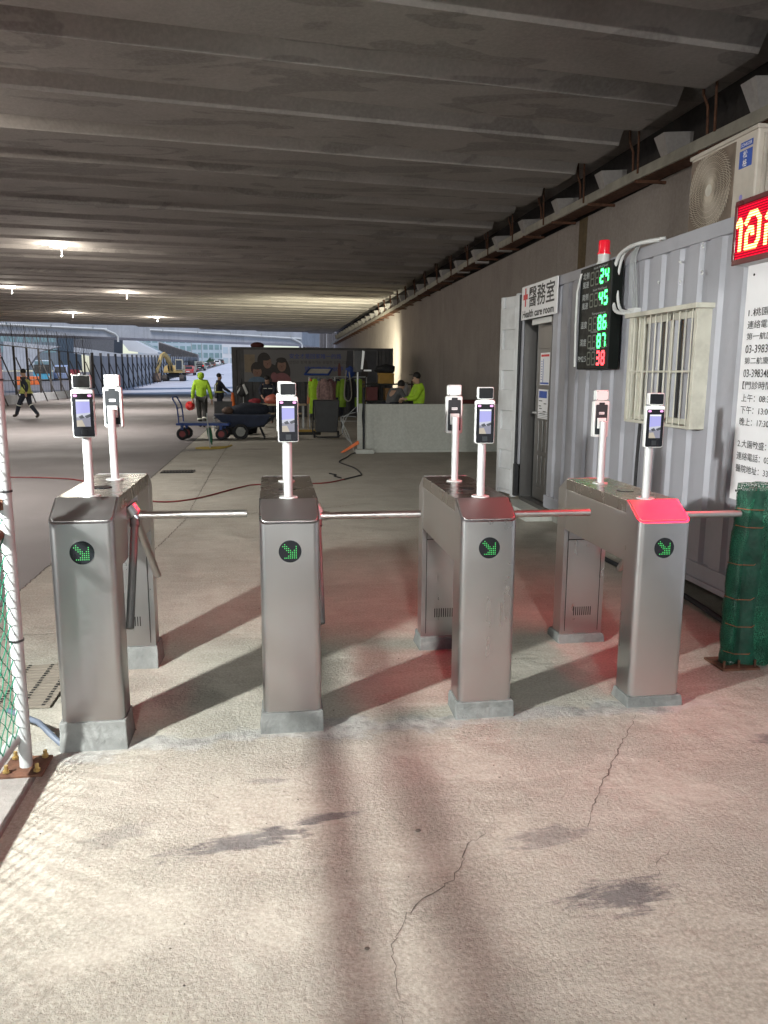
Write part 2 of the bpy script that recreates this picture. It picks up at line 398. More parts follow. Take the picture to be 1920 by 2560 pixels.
# loose grit and one dark stone chip on the slab
mb = MB(); gr = random.Random(11)
for k in range(170):
    x, y = gr.uniform(-.9, 2.2), gr.uniform(1.2, 5.5); r_ = gr.uniform(.0012, .0035); mb.ball((x, y, r_*.5), r_, 5, (gr.uniform(.8, 1.6), 1, .7))
for x, y, r_ in ((.495, 2.565, .008), (.24, 2.0, .006), (.9, 2.9, .004)):
    mb.ball((x, y, r_*.5), r_, 7, (1.5, 1, .6))
tag(mb.build('floor_grit', mat('dark grit', (.14, .12, .10), .9, 0, .5, 40), smooth=0), kind='stuff')

# concrete strip under the fence
mb = MB(); mb.prism([(-1.40, -3, 0), (-1.0, -3, 0), (-1.0, 3.30, 0), (-1.40, 3.30, 0)], (0, 0, 0.02))
struct(mb, 'kerb_strip', m_concrete('kerb floor concrete', (0.20, 0.19, 0.18), (0.29, 0.275, 0.255), 0.2, 0.2, 0.4))

# ---------------------------------------------------------------- bridge deck: beams that run across, slightly skew
deck = thing('bridge_deck', 'brown concrete bridge deck of parallel beams spanning overhead', 'bridge', (0, 0, 5.0))
SK = math.tan(R(7.7)); PITCHB = 1.70
def far_end(x): return 67.0 + 0.53*x
mb = MB(); mb.prism([(-32, -9, .30), (6.4, -9, .30), (6.4, far_end(6.4)+1.5, .30), (-18, far_end(-18)+1.5, .30), (-32, far_end(-32)+1.5, .30)], (0, 0, 0.3)); mb.build('slab', DECK, deck, 0)
XR = 5.12
for i in range(-9, 42):
    y0 = 9.27 + i*PITCHB            # photo: centre of the beam under x = -4
    if y0 < -7: continue
    yc = lambda x: y0 + (x+4)*SK
    xl = -31.0
    # the far edge of the deck cuts the beams at a slant
    xc = (67.0 - y0 - 4*SK - 0.6)/(SK-0.53) if True else xl
    if yc(xl) > far_end(xl)-0.6: xl = max(xl, xc)
    if xl > XR-0.4: continue
    mb = MB(); b0, b1 = 0.52, 0.40
    wob = rnd.uniform(-0.02, 0.02)
    prof = [(-b0, wob), (b0, wob), (b0+.05, .05), (.79, 0.29), (.79, 0.32), (-.79, 0.32), (-.79, 0.29), (-b0-.05, .05)]
    n = 3; xs = [xl+(XR-xl)*k/n for k in range(n+1)]
    mb.loft([[Vector((x, yc(x)+a, z)) for a, z in prof] for x in xs]); mb.build('beam', DECK, deck, 20)
BLOCKC = m_concrete('grey block concrete', (0.33, 0.31, 0.30), (0.42, 0.40, 0.39), 0.2, 0.2, 0.15)
for k in range(30):      # tapered end blocks above the cable tray, with rusty hangers
    yb = 8.5+2.0*k
    mb = MB(); mb.loft([[Vector((5.28, yb-.08, -.52)), Vector((5.60, yb-.08, -.52)), Vector((5.60, yb+.08, -.52)), Vector((5.28, yb+.08, -.52))],
                        [Vector((5.16, yb-.14, -.20)), Vector((5.58, yb-.14, -.17)), Vector((5.58, yb+.14, -.17)), Vector((5.16, yb+.14, -.20))]])
    mb.build('end_block', BLOCKC, deck, 0)
    if yb < 40:
        mb = MB(); mb.tube([(5.22, yb+.75, .3), (5.24, yb+.75, -.5)], 0.018, 5); mb.tube([(5.22, yb+1.05, .3), (5.24, yb+1.06, .0), (5.26, yb+.98, -.15), (5.28, yb+.98, -.5)], 0.018, 5); mb.build('hanger', RUST, deck)

# ---------------------------------------------------------------- right-hand retaining wall and its cable tray
wall = thing('retaining_wall', 'tall brown concrete retaining wall along the right side', 'wall', (5.6, 0, 0))
js = [-9, -2, 4.0, 15.4, 25.8, 36.5, 47, 58, far_end(6)+3]
for a, b in zip(js, js[1:]):
    mb = MB(); mb.box(0, 0.5, a+0.012, b-0.012, -0.02, 4.42); mb.build('wall_panel', WALLC, wall, 0)
mb = MB(); mb.box(0.03, 0.55, -9, far_end(6)+3, -0.02, 4.4); mb.box(0.25, 0.8, -9, far_end(6)+3, 4.42, 5.95); mb.build('backing', mat('dark joint and recess shade', (0.04, 0.035, 0.033), 0.9), wall, 0)  # upper box is near-black: shade of the recess above the wall put into colour
mb = MB(); mb.face([(-0.003, 14.3, 4.42), (-0.003, 14.3, 2.75), (-0.003, 14.22, 2.2), (-0.003, 14.16, 2.75), (-0.003, 13.95, 3.2), (-0.003, 13.9, 4.42)]); mb.build('stain', mat('ochre rust stain', (0.14, 0.10, 0.055), 0.9, 0, 0.3), wall, 0)
tray = thing('cable_tray', 'long pale metal cable tray on brackets along the wall top', 'cable tray', (5.3, 0, 0))
tz = [(-6, 4.24), (2, 4.32), (8.2, 4.40), (11.3, 4.49), (16, 4.56), (20.6, 4.60), (33, 4.46), (50, 4.36), (71, 4.27)]
mb = MB(); mb.loft([[Vector((-.05+a, y, z+b)) for a, b in ((0, -.06), (.03, -.06), (.03, .08), (0, .08))] for y, z in tz])
mb.build('side_rail', mat('pale tray metal', (0.40, 0.385, 0.33), 0.6, 0.2, 0.2, 4, dirt=0.4), tray)
mb = MB(); mb.loft([[Vector((-.02+a, y, z-.07+b)) for a, b in ((0, 0), (.28, 0), (.28, .02), (0, .02))] for y, z in tz]); mb.build('tray_floor', RUST, tray)
def tzz(y):
    for (a, za), (b, zb) in zip(tz, tz[1:]):
        if a <= y <= b: return za+(zb-za)*(y-a)/(b-a)
    return 4.5
y = 6.0
while y < 69:
    mb = MB(); z = tzz(y)-.12; mb.box(-.16, .30, y-.02, y+.02, z-.03, z+.01); mb.build('bracket', RUST, tray, 0); y += 1.7

# ---------------------------------------------------------------- lamps under the deck
LAMPG = m_glow('lit lamp diffuser', (1.0, 0.93, 0.80), 26)
OUTL = [(-4.95, 10.5, 'lit ceiling lamp above the road left of the turnstiles'), (-9.5, 21.6, 'lit ceiling lamp over the road beyond the fence, nearer row')]
for k, (x, y, lab) in enumerate(((-5.64, 22.9, 'lit ceiling lamp nearest the turnstiles, highest of the five'), (-10.3, 33.9, 'lit ceiling lamp at far left half behind the fence post'),
                               (-6.13, 35.3, 'lit ceiling lamp right of the one beside the fence post'), (-11.3, 47.8, 'lit ceiling lamp low at left, small and far off'), (-6.98, 50.4, 'lit ceiling lamp farthest right, lowest over the open road'), *OUTL)):
    t = thing('ceiling_lamp', lab, 'lamp', (x, y, 4.992), R(0), 'lit lamps under the bridge deck')
    mb = MB(); mb.lathe([(0.0, 0.07), (.22, 0.07), (.24, .03), (.24, 0.0), (0.0, 0.0)], (0, 0, 0), 18); mb.build('housing', WHITEP, t)
    mb = MB(); mb.lathe([(0.0, -.001), (.235, -.001), (.20, -.035), (0.0, -.045)], (0, 0, 0), 18); mb.build('diffuser', LAMPG, t)
    mb = MB(); mb.cyl((0.08, 0, -.26), .012, .24, 8); mb.ball((0.08, 0, -.26), .022, 8); mb.build('sensor_stem', GALVP, t)
    ld = bpy.data.lights.new('lamp_glow', 'POINT'); ld.energy = 130; ld.color = (1.0, 0.92, 0.78); ld.shadow_soft_size = 0.12
    lo = bpy.data.objects.new('lamp_glow', ld); COL.objects.link(lo); lo.parent = t; lo.location = (0, -0.05, -0.24)
    ld = bpy.data.lights.new('lamp_light', 'SPOT'); ld.energy = 2100; ld.spot_size = R(145); ld.spot_blend = 1.0; ld.color = (1.0, 0.96, 0.92); ld.shadow_soft_size = 0.15
    lo = bpy.data.objects.new('lamp_light', ld); COL.objects.link(lo); lo.parent = t; lo.location = (0, 0, -0.08)

t = thing('street_lamp', 'orange street lamp beyond the left edge of the deck', 'lamp', (-21.5, 46, 0))
mb = MB(); mb.cyl((0, 0, 0), .07, 4.3, 10); mb.build('pole', GALVP, t); mb = MB(); mb.box(-.2, .2, -.12, .12, 4.3, 4.42); mb.build('lamp_head', DARKG, t, 0); mb = MB(); mb.box(-.17, .17, -.1, .1, 4.421, 4.44); mb.build('diffuser', m_glow('orange lamp', (1, .5, .12), 20), t, 0)
ld = bpy.data.lights.new('street_light', 'POINT'); ld.energy = 420; ld.color = (1.0, 0.48, 0.12); ld.shadow_soft_size = .1
lo = bpy.data.objects.new('street_light', ld); COL.objects.link(lo); lo.parent = t; lo.location = (0, 0, 4.55)

# ---------------------------------------------------------------- floodlights that light the gate, plus an added fill (outside the frame)
def flood(name, label, loc, target, energy, size, colr, stand=True, cone=150, hood=.3):
    t = thing(name, label, 'floodlight', (loc[0], loc[1], 0))
    z = loc[2]; d = (Vector(target)-Vector(loc)); q = d.to_track_quat('-Z', 'Y'); M = Matrix.Translation((0, 0, z)) @ q.to_matrix().to_4x4()
    if stand:
        mb = MB(); mb.cyl((0, 0, 0.3), .02, z-.48, 10)
        for k in range(3):
            a = k*2.09+.5; mb.tube([(0, 0, .75), (.45*math.cos(a), .45*math.sin(a), .02)], .014, 6)
        mb.build('tripod', BLACKP, t)
    mb = MB(); h = size*0.6+0.05
    mb.box(-h, h, -h, h, .02, .10, M=M); mb.box(-h, -h+.02, -h, h, -.03, .02, M=M); mb.box(h-.02, h, -h, h, -.03, .02, M=M); mb.box(-h, h, h-.005, h+.01, -hood, .10, M=M); mb.build('housing', BLACKP, t, 0)  # last box is a hood plate added to keep direct light off the ceiling
    ld = bpy.data.lights.new(name+'_light', 'SPOT'); ld.energy = energy; ld.spot_size = R(cone); ld.spot_blend = 1.0; ld.shadow_soft_size = size*0.5; ld.color = colr
    lo = bpy.data.objects.new(name+'_light', ld); COL.objects.link(lo); lo.parent = t; lo.matrix_local = M @ Matrix.Translation((0, 0, -0.05))
flood('floodlight', 'black floodlight on tripod standing outside the green chain link fence', (-2.45, 1.62, 2.08), (2.9, 5.6, 0.3), 1500, 0.13, (0.98, 1.0, 0.96), cone=118, hood=.29)
flood('floodlight', 'added unseen fill light behind the viewpoint, facing the turnstiles', (-0.4, -8.0, 4.4), (0.9, 5.0, 0.0), 3000, 0.5, (1.0, 0.98, 0.93), cone=95, hood=.75)  # soft fill lamp added behind the viewpoint, stands for no known fixture
flood('floodlight', 'yellowish floodlight behind the dark banner container', (3.2, 33.5, 1.9), (3.2, 50, 4.6), 3800, 0.2, (1.0, 0.95, 0.70))
# ================================================================ TURNSTILES
SLOPE = 0.60
def rrect_front(hw, y0, y1, r, n=5, back=False):
    """Plan outline with rounded corners at y0 (the visible end)."""
    P = []
    for k in range(n+1):
        a = math.pi + (math.pi/2)*k/n; P.append((-hw+r+r*math.cos(a), y0+r+r*math.sin(a)))
    for k in range(n+1):
        a = 1.5*math.pi + (math.pi/2)*k/n; P.append((hw-r+r*math.cos(a), y0+r+r*math.sin(a)))
    P += [(hw, y1), (-hw, y1)]
    return P
ARROW = ['.X......', 'XXX....X', '.XXX...X', '..XXX.XX', '...XXXXX', '....XXXX', '...XXXXX', '.XXXXXXX']
LEDG = m_glow('green arrow leds', (0.10, 1.0, 0.22), 0.95)
SLOT = mat('dark slot', (0.008, 0.008, 0.008), 0.8)
def make_turnstile():
    t = thing('turnstile', 'x', 'turnstile')
    HW, B, L = 0.135, 0.98, 1.12
    mb = MB()
    P = rrect_front(HW, 0, .15, .032)
    top = lambda y: 0.89+SLOPE*y
    mb.loft([[Vector((x, y, 0)) for x, y in P], [Vector((x, y, top(y))) for x, y in P]]); mb.build('front_pedestal', STEEL, t, 40)
    mb = MB(); Q = [(x, L-y) for x, y in P]
    mb.loft([[Vector((x, y, 0)) for x, y in Q], [Vector((x, y, top(L-y))) for x, y in Q]]); rp = mb.build('rear_pedestal', STEEL, t, 40)
    # access door on the inner face of the rear pedestal
    y = L-.15-.004
    mb = MB(); mb.box(-.105, .105, y, y+.003, .10, .60); dr = mb.build('access_door', STEEL, rp, 0, 0.0015)
    mb = MB(); mb.cyl((.02, y, .565), .011, -.006, 14, (0, 1, 0)); mb.build('lock', TUBE, dr)
    mb = MB()
    for k in range(9): mb.box(-.055+k*.0135, -.050+k*.0135, y-.0015, y, .12, .175)
    mb.build('vent_slots', SLOT, dr, 0)
    mb = MB(); mb.box(-.106, .106, y-.0012, y+.001, .6015, .605); mb.box(-.1085, -.1055, y-.001, y+.001, .02, .66); mb.box(.1055, .1085, y-.001, y+.001, .02, .66); mb.build('door_gap', SLOT, rp, 0)
    # cabinet that bridges the pedestals, lid with a lip
    mb = MB(); mb.prism([(-HW+.0015, .1505, .67), (HW-.0015, .1505, .67), (HW-.0015, .31, .67), (HW-.075, .335, .67), (HW-.075, .60, .67), (HW-.0015, .625, .67), (HW-.0015, L-.1505, .67), (-HW+.0015, L-.1505, .67)], (0, 0, .245)); cab = mb.build('cabinet', STEEL, t, 0, 0.002)
    mb = MB(); mb.box(-HW, HW, .1505, L-.1505, .9165, B); lid = mb.build('lid', STEELD, t, 0, 0.0025)
    mb = MB(); mb.lathe([(0, B+.0005), (.045, B+.0005), (.045, B+.003), (0, B+.003)], (0, .46, 0), 28); mb.build('card_reader', BLACKG, lid)
    mb = MB(); mb.cyl((HW, .30, .945), .007, .004, 10, (1, 0, 0)); mb.box(HW, HW+.001, .25, .35, .943, .947); mb.build('lid_lock', TUBE, lid)
    # sloping end panel, round indicator
    for nm, f in (('sloped_panel', lambda y: y), ('rear_sloped_panel', lambda y: L-y)):
        pts = []; r = .026; a0, a1, y0, y1 = -HW+.008, HW-.008, .010, .147
        for cx, cy, s in ((a0+r, y0+r, math.pi), (a1-r, y0+r, 1.5*math.pi)):
            for k in range(6): an = s+math.pi/2*k/5; pts.append((cx+r*math.cos(an), cy+r*math.sin(an)))
        pts += [(a1, y1), (a0, y1)]
        mb = MB(); mb.loft([[Vector((x, f(yy), top(yy)+.0004)) for x, yy in pts], [Vector((x, f(yy), top(yy)+.005)) for x, yy in pts]]); mb.build(nm, STEELP, t, 30, 0.0015)
    mb = MB(); mb.cyl((0, .0005, .765), .051, -.003, 36, (0, 1, 0)); ind = mb.build('indicator', BLACKG, t)
    mb = MB()
    for r_, row in enumerate(ARROW):
        for c_, ch in enumerate(row):
            if ch == 'X':
                x = -.032+c_*.0085; z = .797-r_*.0088
                mb.face([(x+.0024*math.cos(a), -.0045, z+.0024*math.sin(a)) for a in [k*math.pi/4 for k in range(8)]])
    mb.build('led_arrow', LEDG, ind, 0)
    # tripod arms on the right
    hub = Vector((HW+.012, .45, .842)); ax = Vector((.577, 0, -.816))
    mb = MB(); mb.cyl(hub-ax*.055, .050, .05, 20, ax, .044); mb.cyl(hub-ax*.01, .03, .03, 20, ax); hb = mb.build('arm_hub', STEEL, t, 35, 0.003)
    for d, al in (((1, 0, 0), .53), ((.055, .70, -.70), .57), ((0, -.5, -.86), .55)):
        d = Vector(d).normalized(); mb = MB(); mb.tube([hub+d*.02, hub+d*al, hub+d*(al+.003)], [.019, .019, .016], 18); mb.cyl(hub+d*.02, .0235, .035, 18, d); mb.build('arm', TUBE if d.y >= 0 else TUBE_MUTED, t, 40)
    return t
STEELP = m_steel('panel steel', (0.50, 0.49, 0.48), 0.41)
TUBE_MUTED = m_steel('glare muted tube steel', (0.17, 0.168, 0.165), 0.58)  # same tube steel, darkened in colour to mute the red glare on one arm
T0 = make_turnstile()
TS = [(-0.818, 3.385, .128, 'first turnstile, leftmost, beside the chain link fence, on the tallest cement block'),
      (0.062, 3.445, .097, 'second turnstile, standing free in the middle with its own gap on both sides'),
      (0.995, 3.485, .080, 'third turnstile with a dull red glow on its sloping top'),
      (1.880, 3.50, .053, 'fourth turnstile, its sloping top bright red, nearest the grey container')]
TURN = []
for i, (x, y, pz, lab) in enumerate(TS):
    o = T0 if i == 0 else copy_tree(T0); o.location = (x, y, pz); o['label'] = lab; o['group'] = 'turnstiles in the gate row'; TURN.append(o)
for o, (x, y, pz, lab) in zip(TURN, TS):
    for (a, b) in ((-.012, .165), (.955, 1.135)):
        mb = MB(); r = random.Random(x*9+a)
        j = lambda: r.uniform(-.007, .007)
        mb.loft([[Vector((-.15+j(), a-.012+j(), -pz-.02)), Vector((.15+j(), a-.012+j(), -pz-.02)), Vector((.15+j(), b+.012+j(), -pz-.02)), Vector((-.15+j(), b+.012+j(), -pz-.02))],
                 [Vector((-.148+j(), a+j(), -pz*.4)), Vector((.147+j(), a+j(), -pz*.4)), Vector((.147+j(), b+j(), -pz*.4)), Vector((-.148+j(), b+j(), -pz*.4))],
                 [Vector((-.143, a+.004, 0)), Vector((.143, a+.004, 0)), Vector((.143, b-.004, 0)), Vector((-.143, b-.004, 0))]])
        mb.build('plinth', PLINTH, o, 0, 0.006)

# ---------------------------------------------------------------- face terminals on poles
SCR = {n: m_glow('screen '+n, c, s) for n, c, s in (('sky', (0.50, 0.50, 1.0), 0.85), ('pale', (0.72, 0.74, 0.88), 0.8), ('ground', (0.36, 0.36, 0.46), 0.7), ('dark', (0.09, 0.10, 0.13), 0.6), ('bar', (0.9, 0.92, 1.0), 1.0), ('sand', (0.72, 0.63, 0.50), 0.7))}
PINK = m_glow('infrared lamp', (1.0, 0.42, 0.85), 1.5); LBAR = m_glow('white lamp bar', (1.0, 1.0, 0.97), 1.5)
def rr2(x0, x1, z0, z1, r, n=4):
    P = []
    for cx, cz, s in ((x0+r, z0+r, math.pi), (x1-r, z0+r, 1.5*math.pi), (x1-r, z1-r, 0), (x0+r, z1-r, .5*math.pi)):
        for k in range(n+1): a = s+math.pi/2*k/n; P.append((cx+r*math.cos(a), cz+r*math.sin(a)))
    return P
def slab(mb, P, y0, y1): mb.loft([[Vector((x, y0, z)) for x, z in P], [Vector((x, y1, z)) for x, z in P]])
def make_terminal():
    """Stands at its pole foot; the screen looks to -y."""
    t = thing('face_terminal', 'x', 'face scanner')
    mb = MB(); mb.cyl((0, 0, 0), .044, .006, 28); mb.build('flange', WHITEP, t, 30, .0015)
    mb = MB(); mb.cyl((0, 0, .006), .0195, .352, 24); mb.build('pole', ALU, t, 40, .002)
    mb = MB(); mb.box(-.026, .026, -.0284, -.018, .315, .375); mb.build('bracket', WHITEP, t, 0, .002)
    mb = MB(); slab(mb, rr2(-.046, .046, .265, .470, .009), -.062, -.030); bd = mb.build('case', WHITEP, t, 40, .003)
    mb = MB(); slab(mb, rr2(-.0425, .0425, .269, .452, .007), -.0632, -.061); mb.build('front_glass', BLACKG, bd, 40)
    mb = MB(); slab(mb, rr2(-.036, .036, .280, .450, .006), -.0305, -.0285); slab(mb, rr2(-.017, .017, .44, .462, .003), -.0305, -.0284); bk = mb.build('back_cover', DARKG, bd, 40)
    mb = MB(); mb.box(-.016, .016, -.0286, -.028, .395, .408); mb.mi = 1; [mb.box(-.012+k*.006, -.009+k*.006, -.0282, -.0277, .398, .405) for k in range(5)]; mb.build('sticker', [SIGNW, INK], bk, 0)
    mb = MB(); slab(mb, rr2(-.041, .041, .4535, .468, .005), -.0645, -.0615); mb.build('lamp_bar', LBAR, bd, 40)
    for x in (-.029, .029):
        mb = MB(); slab(mb, rr2(x-.008, x+.008, .4385, .448, .0046), -.0640, -.0630); mb.build('infrared_lamp', PINK, bd, 40)
    mb = MB(); x0, x1, z0, z1 = -.028, .028, .312, .418; y = -.0642
    def q(m, *p): mb.mi = m; mb.face([(a, y, b) for a, b in p])
    q(0, (x0, .366), (x1, .372), (x1, z1), (x0, z1)); q(1, (x0, .352), (x1, .350), (x1, .372), (x0, .366)); q(2, (x0, z0), (x1, z0), (x1, .350), (x0, .352))
    y = -.0644; q(3, (-.020, .355), (-.004, .362), (.006, .349), (-.012, .345)); q(3, (.004, .357), (x1, .366), (x1, .352), (.012, .348)); q(5, (x0, z0), (.006, z0), (-.006, .340), (x0, .338)); q(4, (x0, .4185), (x1, .4185), (x1, .427), (x0, .427))
    mb.build('screen', [SCR[k] for k in ('sky', 'pale', 'ground', 'dark', 'bar', 'sand')], bd, 0)
    mb = MB(); mb.box(-.012, .012, -.0640, -.0630, .276, .300); mb.build('fingerprint_pad', DARKG, bd, 0, .0015)
    # thermal camera box above
    mb = MB(); slab(mb, rr2(-.037, .037, .474, .531, .006), -.066, -.028); mb.box(-.02, .02, -.056, -.04, .468, .476); cb = mb.build('thermal_camera', WHITEP, t, 40, .002)
    mb = MB(); slab(mb, rr2(-.0335, .0335, .478, .527, .004), -.0675, -.0655); mb.build('camera_window', BLACKG, cb, 40)
    mb = MB()
    for x in (-.030, .030):
        for z in (.480, .525): mb.cyl((x, -.0285, z), .0022, .001, 8, (0, 1, 0))
    mb.build('screws', DARKG, cb)
    return t
M0 = make_terminal()
NM = ['first', 'second', 'third', 'fourth']; first = True
for i, (x, y, pz, lab) in enumerate(TS):
    for rear in (False, True):
        o = M0 if first else copy_tree(M0); first = False
        o.location = (x+[.005, 0, 0, -.02][i], y+(.745 if rear else .185), pz+.98)
        o.rotation_euler.z = (math.pi if rear else 0) + R([6, 3, -3, -6][i] if not rear else [-4, 0, 2, 3][i])
        if i == 1 and rear: o.location.z -= 0.0
        o['label'] = ('white face scanner on the rear pole of the %s turnstile, its back showing' if rear else 'face scanner with lit screen on the front pole of the %s turnstile') % NM[i]
        o['group'] = 'face scanners on the turnstiles'

# ================================================================ CHAIN LINK FENCE
fn = thing('chain_link_fence', 'green chain link fence panel on pale steel post at left', 'fence', (-1.05, 3.20, 0.02))
mb = MB(); mb.tube([(0, 0, .012), (0, 0, 3.0)], .026, 18); mb.build('post', GALVP, fn)
mb = MB(); mb.box(-.085, .085, -.085, .085, 0, .012); bp = mb.build('base_plate', RUST, fn, 0, .002)
for sx in (-1, 1):
    for sy in (-1, 1):
        mb = MB(); mb.cyl((sx*.06, sy*.06, .012), .008, .035, 8); mb.cyl((sx*.06, sy*.06, .016), .014, .01, 6); mb.build('anchor_bolt', mat('brass bolt', (0.5, 0.36, 0.14), 0.4, 0.8), bp)
mb = MB(); mb.tube([(-.03, -.02, .14), (-.06, -3.9, .14)], .024, 14); mb.build('bottom_rail', GALVP, fn)
mb = MB(); mb.tube([(-.026, -.02, 1.12), (-.06, -3.9, 1.12)], .021, 14); mb.tube([(-.026, -.02, 1.00), (-.06, -3.9, 1.00)], .021, 14); mb.tube([(-.03, .0, 1.12), (.0, .0, 1.12)], .034, 12); mb.build('middle_rail', RUST, fn)
mb = MB(); mb.tube([(-.03, -.02, 2.9), (-.06, -3.9, 2.9)], .024, 14); mb.build('top_rail', GALVP, fn)
mb = MB(); p = .036; z0, z1 = .16, 2.88; ny = 86; nz = int((z1-z0)/p)
for i in range(ny):
    yb = -.045-i*p
    pts = []
    for k in range(nz+1):
        s = 1 if (k+i) % 2 else -1
        pts.append((-.012-.014*(-yb)/3.9+(.0025 if k % 2 else -.0025), yb+s*p*.52, z0+k*p))
    mb.tube(pts, .0024, 4, False)
mb.build('wire_mesh', GREENW, fn, 60)
for z in (.56, 1.17, 1.60, 2.05):
    mb = MB(); mb.lathe([(.0265, z-.004), (.030, z-.004), (.030, z+.004), (.0265, z+.004)], (0, 0, 0), 16); mb.tube([(-.03, .0, z), (-.055, -.01, z+.01)], .002, 5); mb.build('cable_tie', BLACKP, fn)
tw = MB(); tw.tube([(-1.06, 2.62, .03), (-1.02, 2.6, .05), (-.99, 2.57, .03), (-1.03, 2.55, .04), (-1.06, 2.6, .028)], .0016, 5)
tag(tw.build('tie_wire', RUST), 'thin bent tie wire lying on the kerb by the fence', 'wire')
ho = MB(); ho.tube([(-1.25, 3.62, .10), (-1.08, 3.5, .085), (-1.0, 3.42, .05), (-.965, 3.40, .025), (-.93, 3.40, .02)], .013, 12)
tag(ho.build('cable_conduit', mat('slate blue conduit', (0.10, 0.12, 0.16), 0.5)), 'slate blue flexible conduit entering the cement block of the first turnstile', 'conduit')
# steel trench covers left of the first turnstile
gt = thing('trench_cover', 'ribbed steel trench cover in the floor behind the fence post', 'drain cover', (-1.33, 4.15, 0.004))
mb = MB(); mb.box(-.13, .20, -.30, .30, 0, .006)
for k in range(15): mb.box(-.13, .20, -.295+k*.04, -.275+k*.04, .006, .010)
mb.build('plate', mat('worn floor steel', (0.30, 0.265, 0.22), 0.55, 0.4, 0.2, 6, dirt=0.3), gt, 0)
mb = MB()
for x in (-.06, .06, .165):
    for k in range(18): mb.box(x-.009, x+.009, -.29+k*.033, -.274+k*.033, .0102, .0115)
mb.build('drain_slots', SLOT, gt, 0)
dg_ = thing('drain_grate', 'dark square drain grate set in the pale strip beside the road', 'drain cover', (-1.62, 13.43, 0.004))
mb = MB(); mb.box(-.27, .27, -.17, .17, 0, .006); mb.build('frame', DARKG, dg_, 0)
mb = MB(); [mb.box(-.25+k*.05, -.22+k*.05, -.15, .15, .006, .016) for k in range(11)]; mb.build('grille', mat('grate iron', (0.10, 0.09, 0.085), 0.7, 0.3), dg_, 0)

# ================================================================ OFFICE CONTAINER ON THE RIGHT
XF, ZB, ZT, YN, YFAR = 3.03, .17, 2.68, -2.72, 9.46
oc = thing('office_container', 'grey lilac corrugated shipping container used as first aid office', 'container', (XF, 0, 0))
mb = MB()
# corrugated face with openings for window and door left plain behind
def corr(y0, y1, z0, z1, base=0.0):
    per = 0.28; dep = .026; y = y0; pts = []
    while y < y1-1e-6:
        for f, d in ((0, 0), (.26, 0), (.36, 1), (.64, 1), (.74, 0)):
            yy = y+f*per
            if yy < y1: pts.append((base+d*dep, yy))
        y += per
    pts.append((base, y1))
    for (xa, ya), (xb, yb) in zip(pts, pts[1:]): mb.face([(xa, ya, z0), (xb, yb, z0), (xb, yb, z1), (xa, ya, z1)])
DY0, DY1, DZ1 = 8.42, 9.34, 2.30
corr(YN+.1, DY0, ZB+.14, ZT-.10); corr(DY1, YFAR-.06, ZB+.14, ZT-.1); corr(DY0, DY1, DZ1, ZT-.1)
mb.box(.07, 2.40, YN+.02, DY0-.02, ZB+.02, ZT-.03); mb.box(.07, 2.40, DY1+.02, YFAR-.02, ZB+.02, ZT-.03); mb.box(.30, 2.40, DY0-.02, DY1+.02, ZB+.02, ZT-.03)
mb.build('wall', CONT, oc, 25)
mb = MB(); mb.box(-.012, .10, YN, YFAR, ZT-.10, ZT); mb.box(2.34, 2.44, YN, YFAR, ZT-.1, ZT); mb.build('top_rail', CONT, oc, 0, .004)
mb = MB(); mb.box(-.012, .10, YN, DY0, ZB, ZB+.14); mb.box(-.03, .02, YN, DY0-.3, ZB-.01, ZB+.03); mb.build('bottom_rail', CONT, oc, 0, .004)
for y in (YN, YFAR-.1):
    mb = MB(); mb.box(-.016, .14, y, y+.1, ZB, ZT+.003); mb.build('corner_post', CONT, oc, 0, .004)
mb = MB(); mb.box(.03, 2.4, YN+.02, YFAR-.02, ZT-.03, ZT-.006); mb.build('roof', CONT, oc, 0)
for y in (3.6, 6.5, 8.2):
    mb = MB(); mb.box(.1, .4, y, y+.25, 0, ZB-.011); mb.build('support_block', PALEC, oc, 0)
# door recess, entrance door
mb = MB(); mb.box(0.0, .30, DY0-.03, DY0, .14, DZ1+.03); mb.box(0.0, .30, DY1, DY1+.03, .14, DZ1+.03); mb.box(0.0, .30, DY0, DY1, DZ1, DZ1+.03); mb.box(.0, .30, DY0, DY1, .10, .15); mb.build('door_frame', DARKDOOR, oc, 0)
mb = MB(); mb.box(.12, .16, DY0+.01, DY1-.14, .16, DZ1-.02); dr = mb.build('door', DARKDOOR, oc, 0, .003)
mb = MB(); xx = .12
for z0_, z1_ in ((.75, 1.12), (.35, .70)):
    for k in range(5): y0_ = DY0+.06+k*.135; mb.box(xx-.012, xx, y0_, y0_+.10, z0_, z1_)
mb.box(xx-.012, xx, DY0+.06, DY1-.2, .18, .31); mb.box(xx-.012, xx, DY0+.06, DY1-.2, 1.95, 2.2)
for k in range(4): mb.box(xx-.02, xx, DY0+.04, DY1-.18, 1.15+k*.02, 1.158+k*.02)
mb.build('moulding', DARKDOOR, dr, 0, .006)
mb = MB(); mb.cyl((xx-.05, DY1-.20, 1.2), .012, .05, 10, (1, 0, 0)); mb.tube([(xx-.05, DY1-.2, 1.2), (xx-.05, DY1-.32, 1.2)], .01, 8); mb.build('handle', ALU, dr)
mb = MB(); mb.box(.02, .08, DY0+.02, DY1-.2, DZ1-.075, DZ1-.01); mb.build('door_lamp', WHITEP, oc, 0, .004)
mb = MB(); mb.box(-.22, .25, DY0-.02, DY1+.02, 0, .11); mb.build('door_step', PALEC, oc, 0, .01)
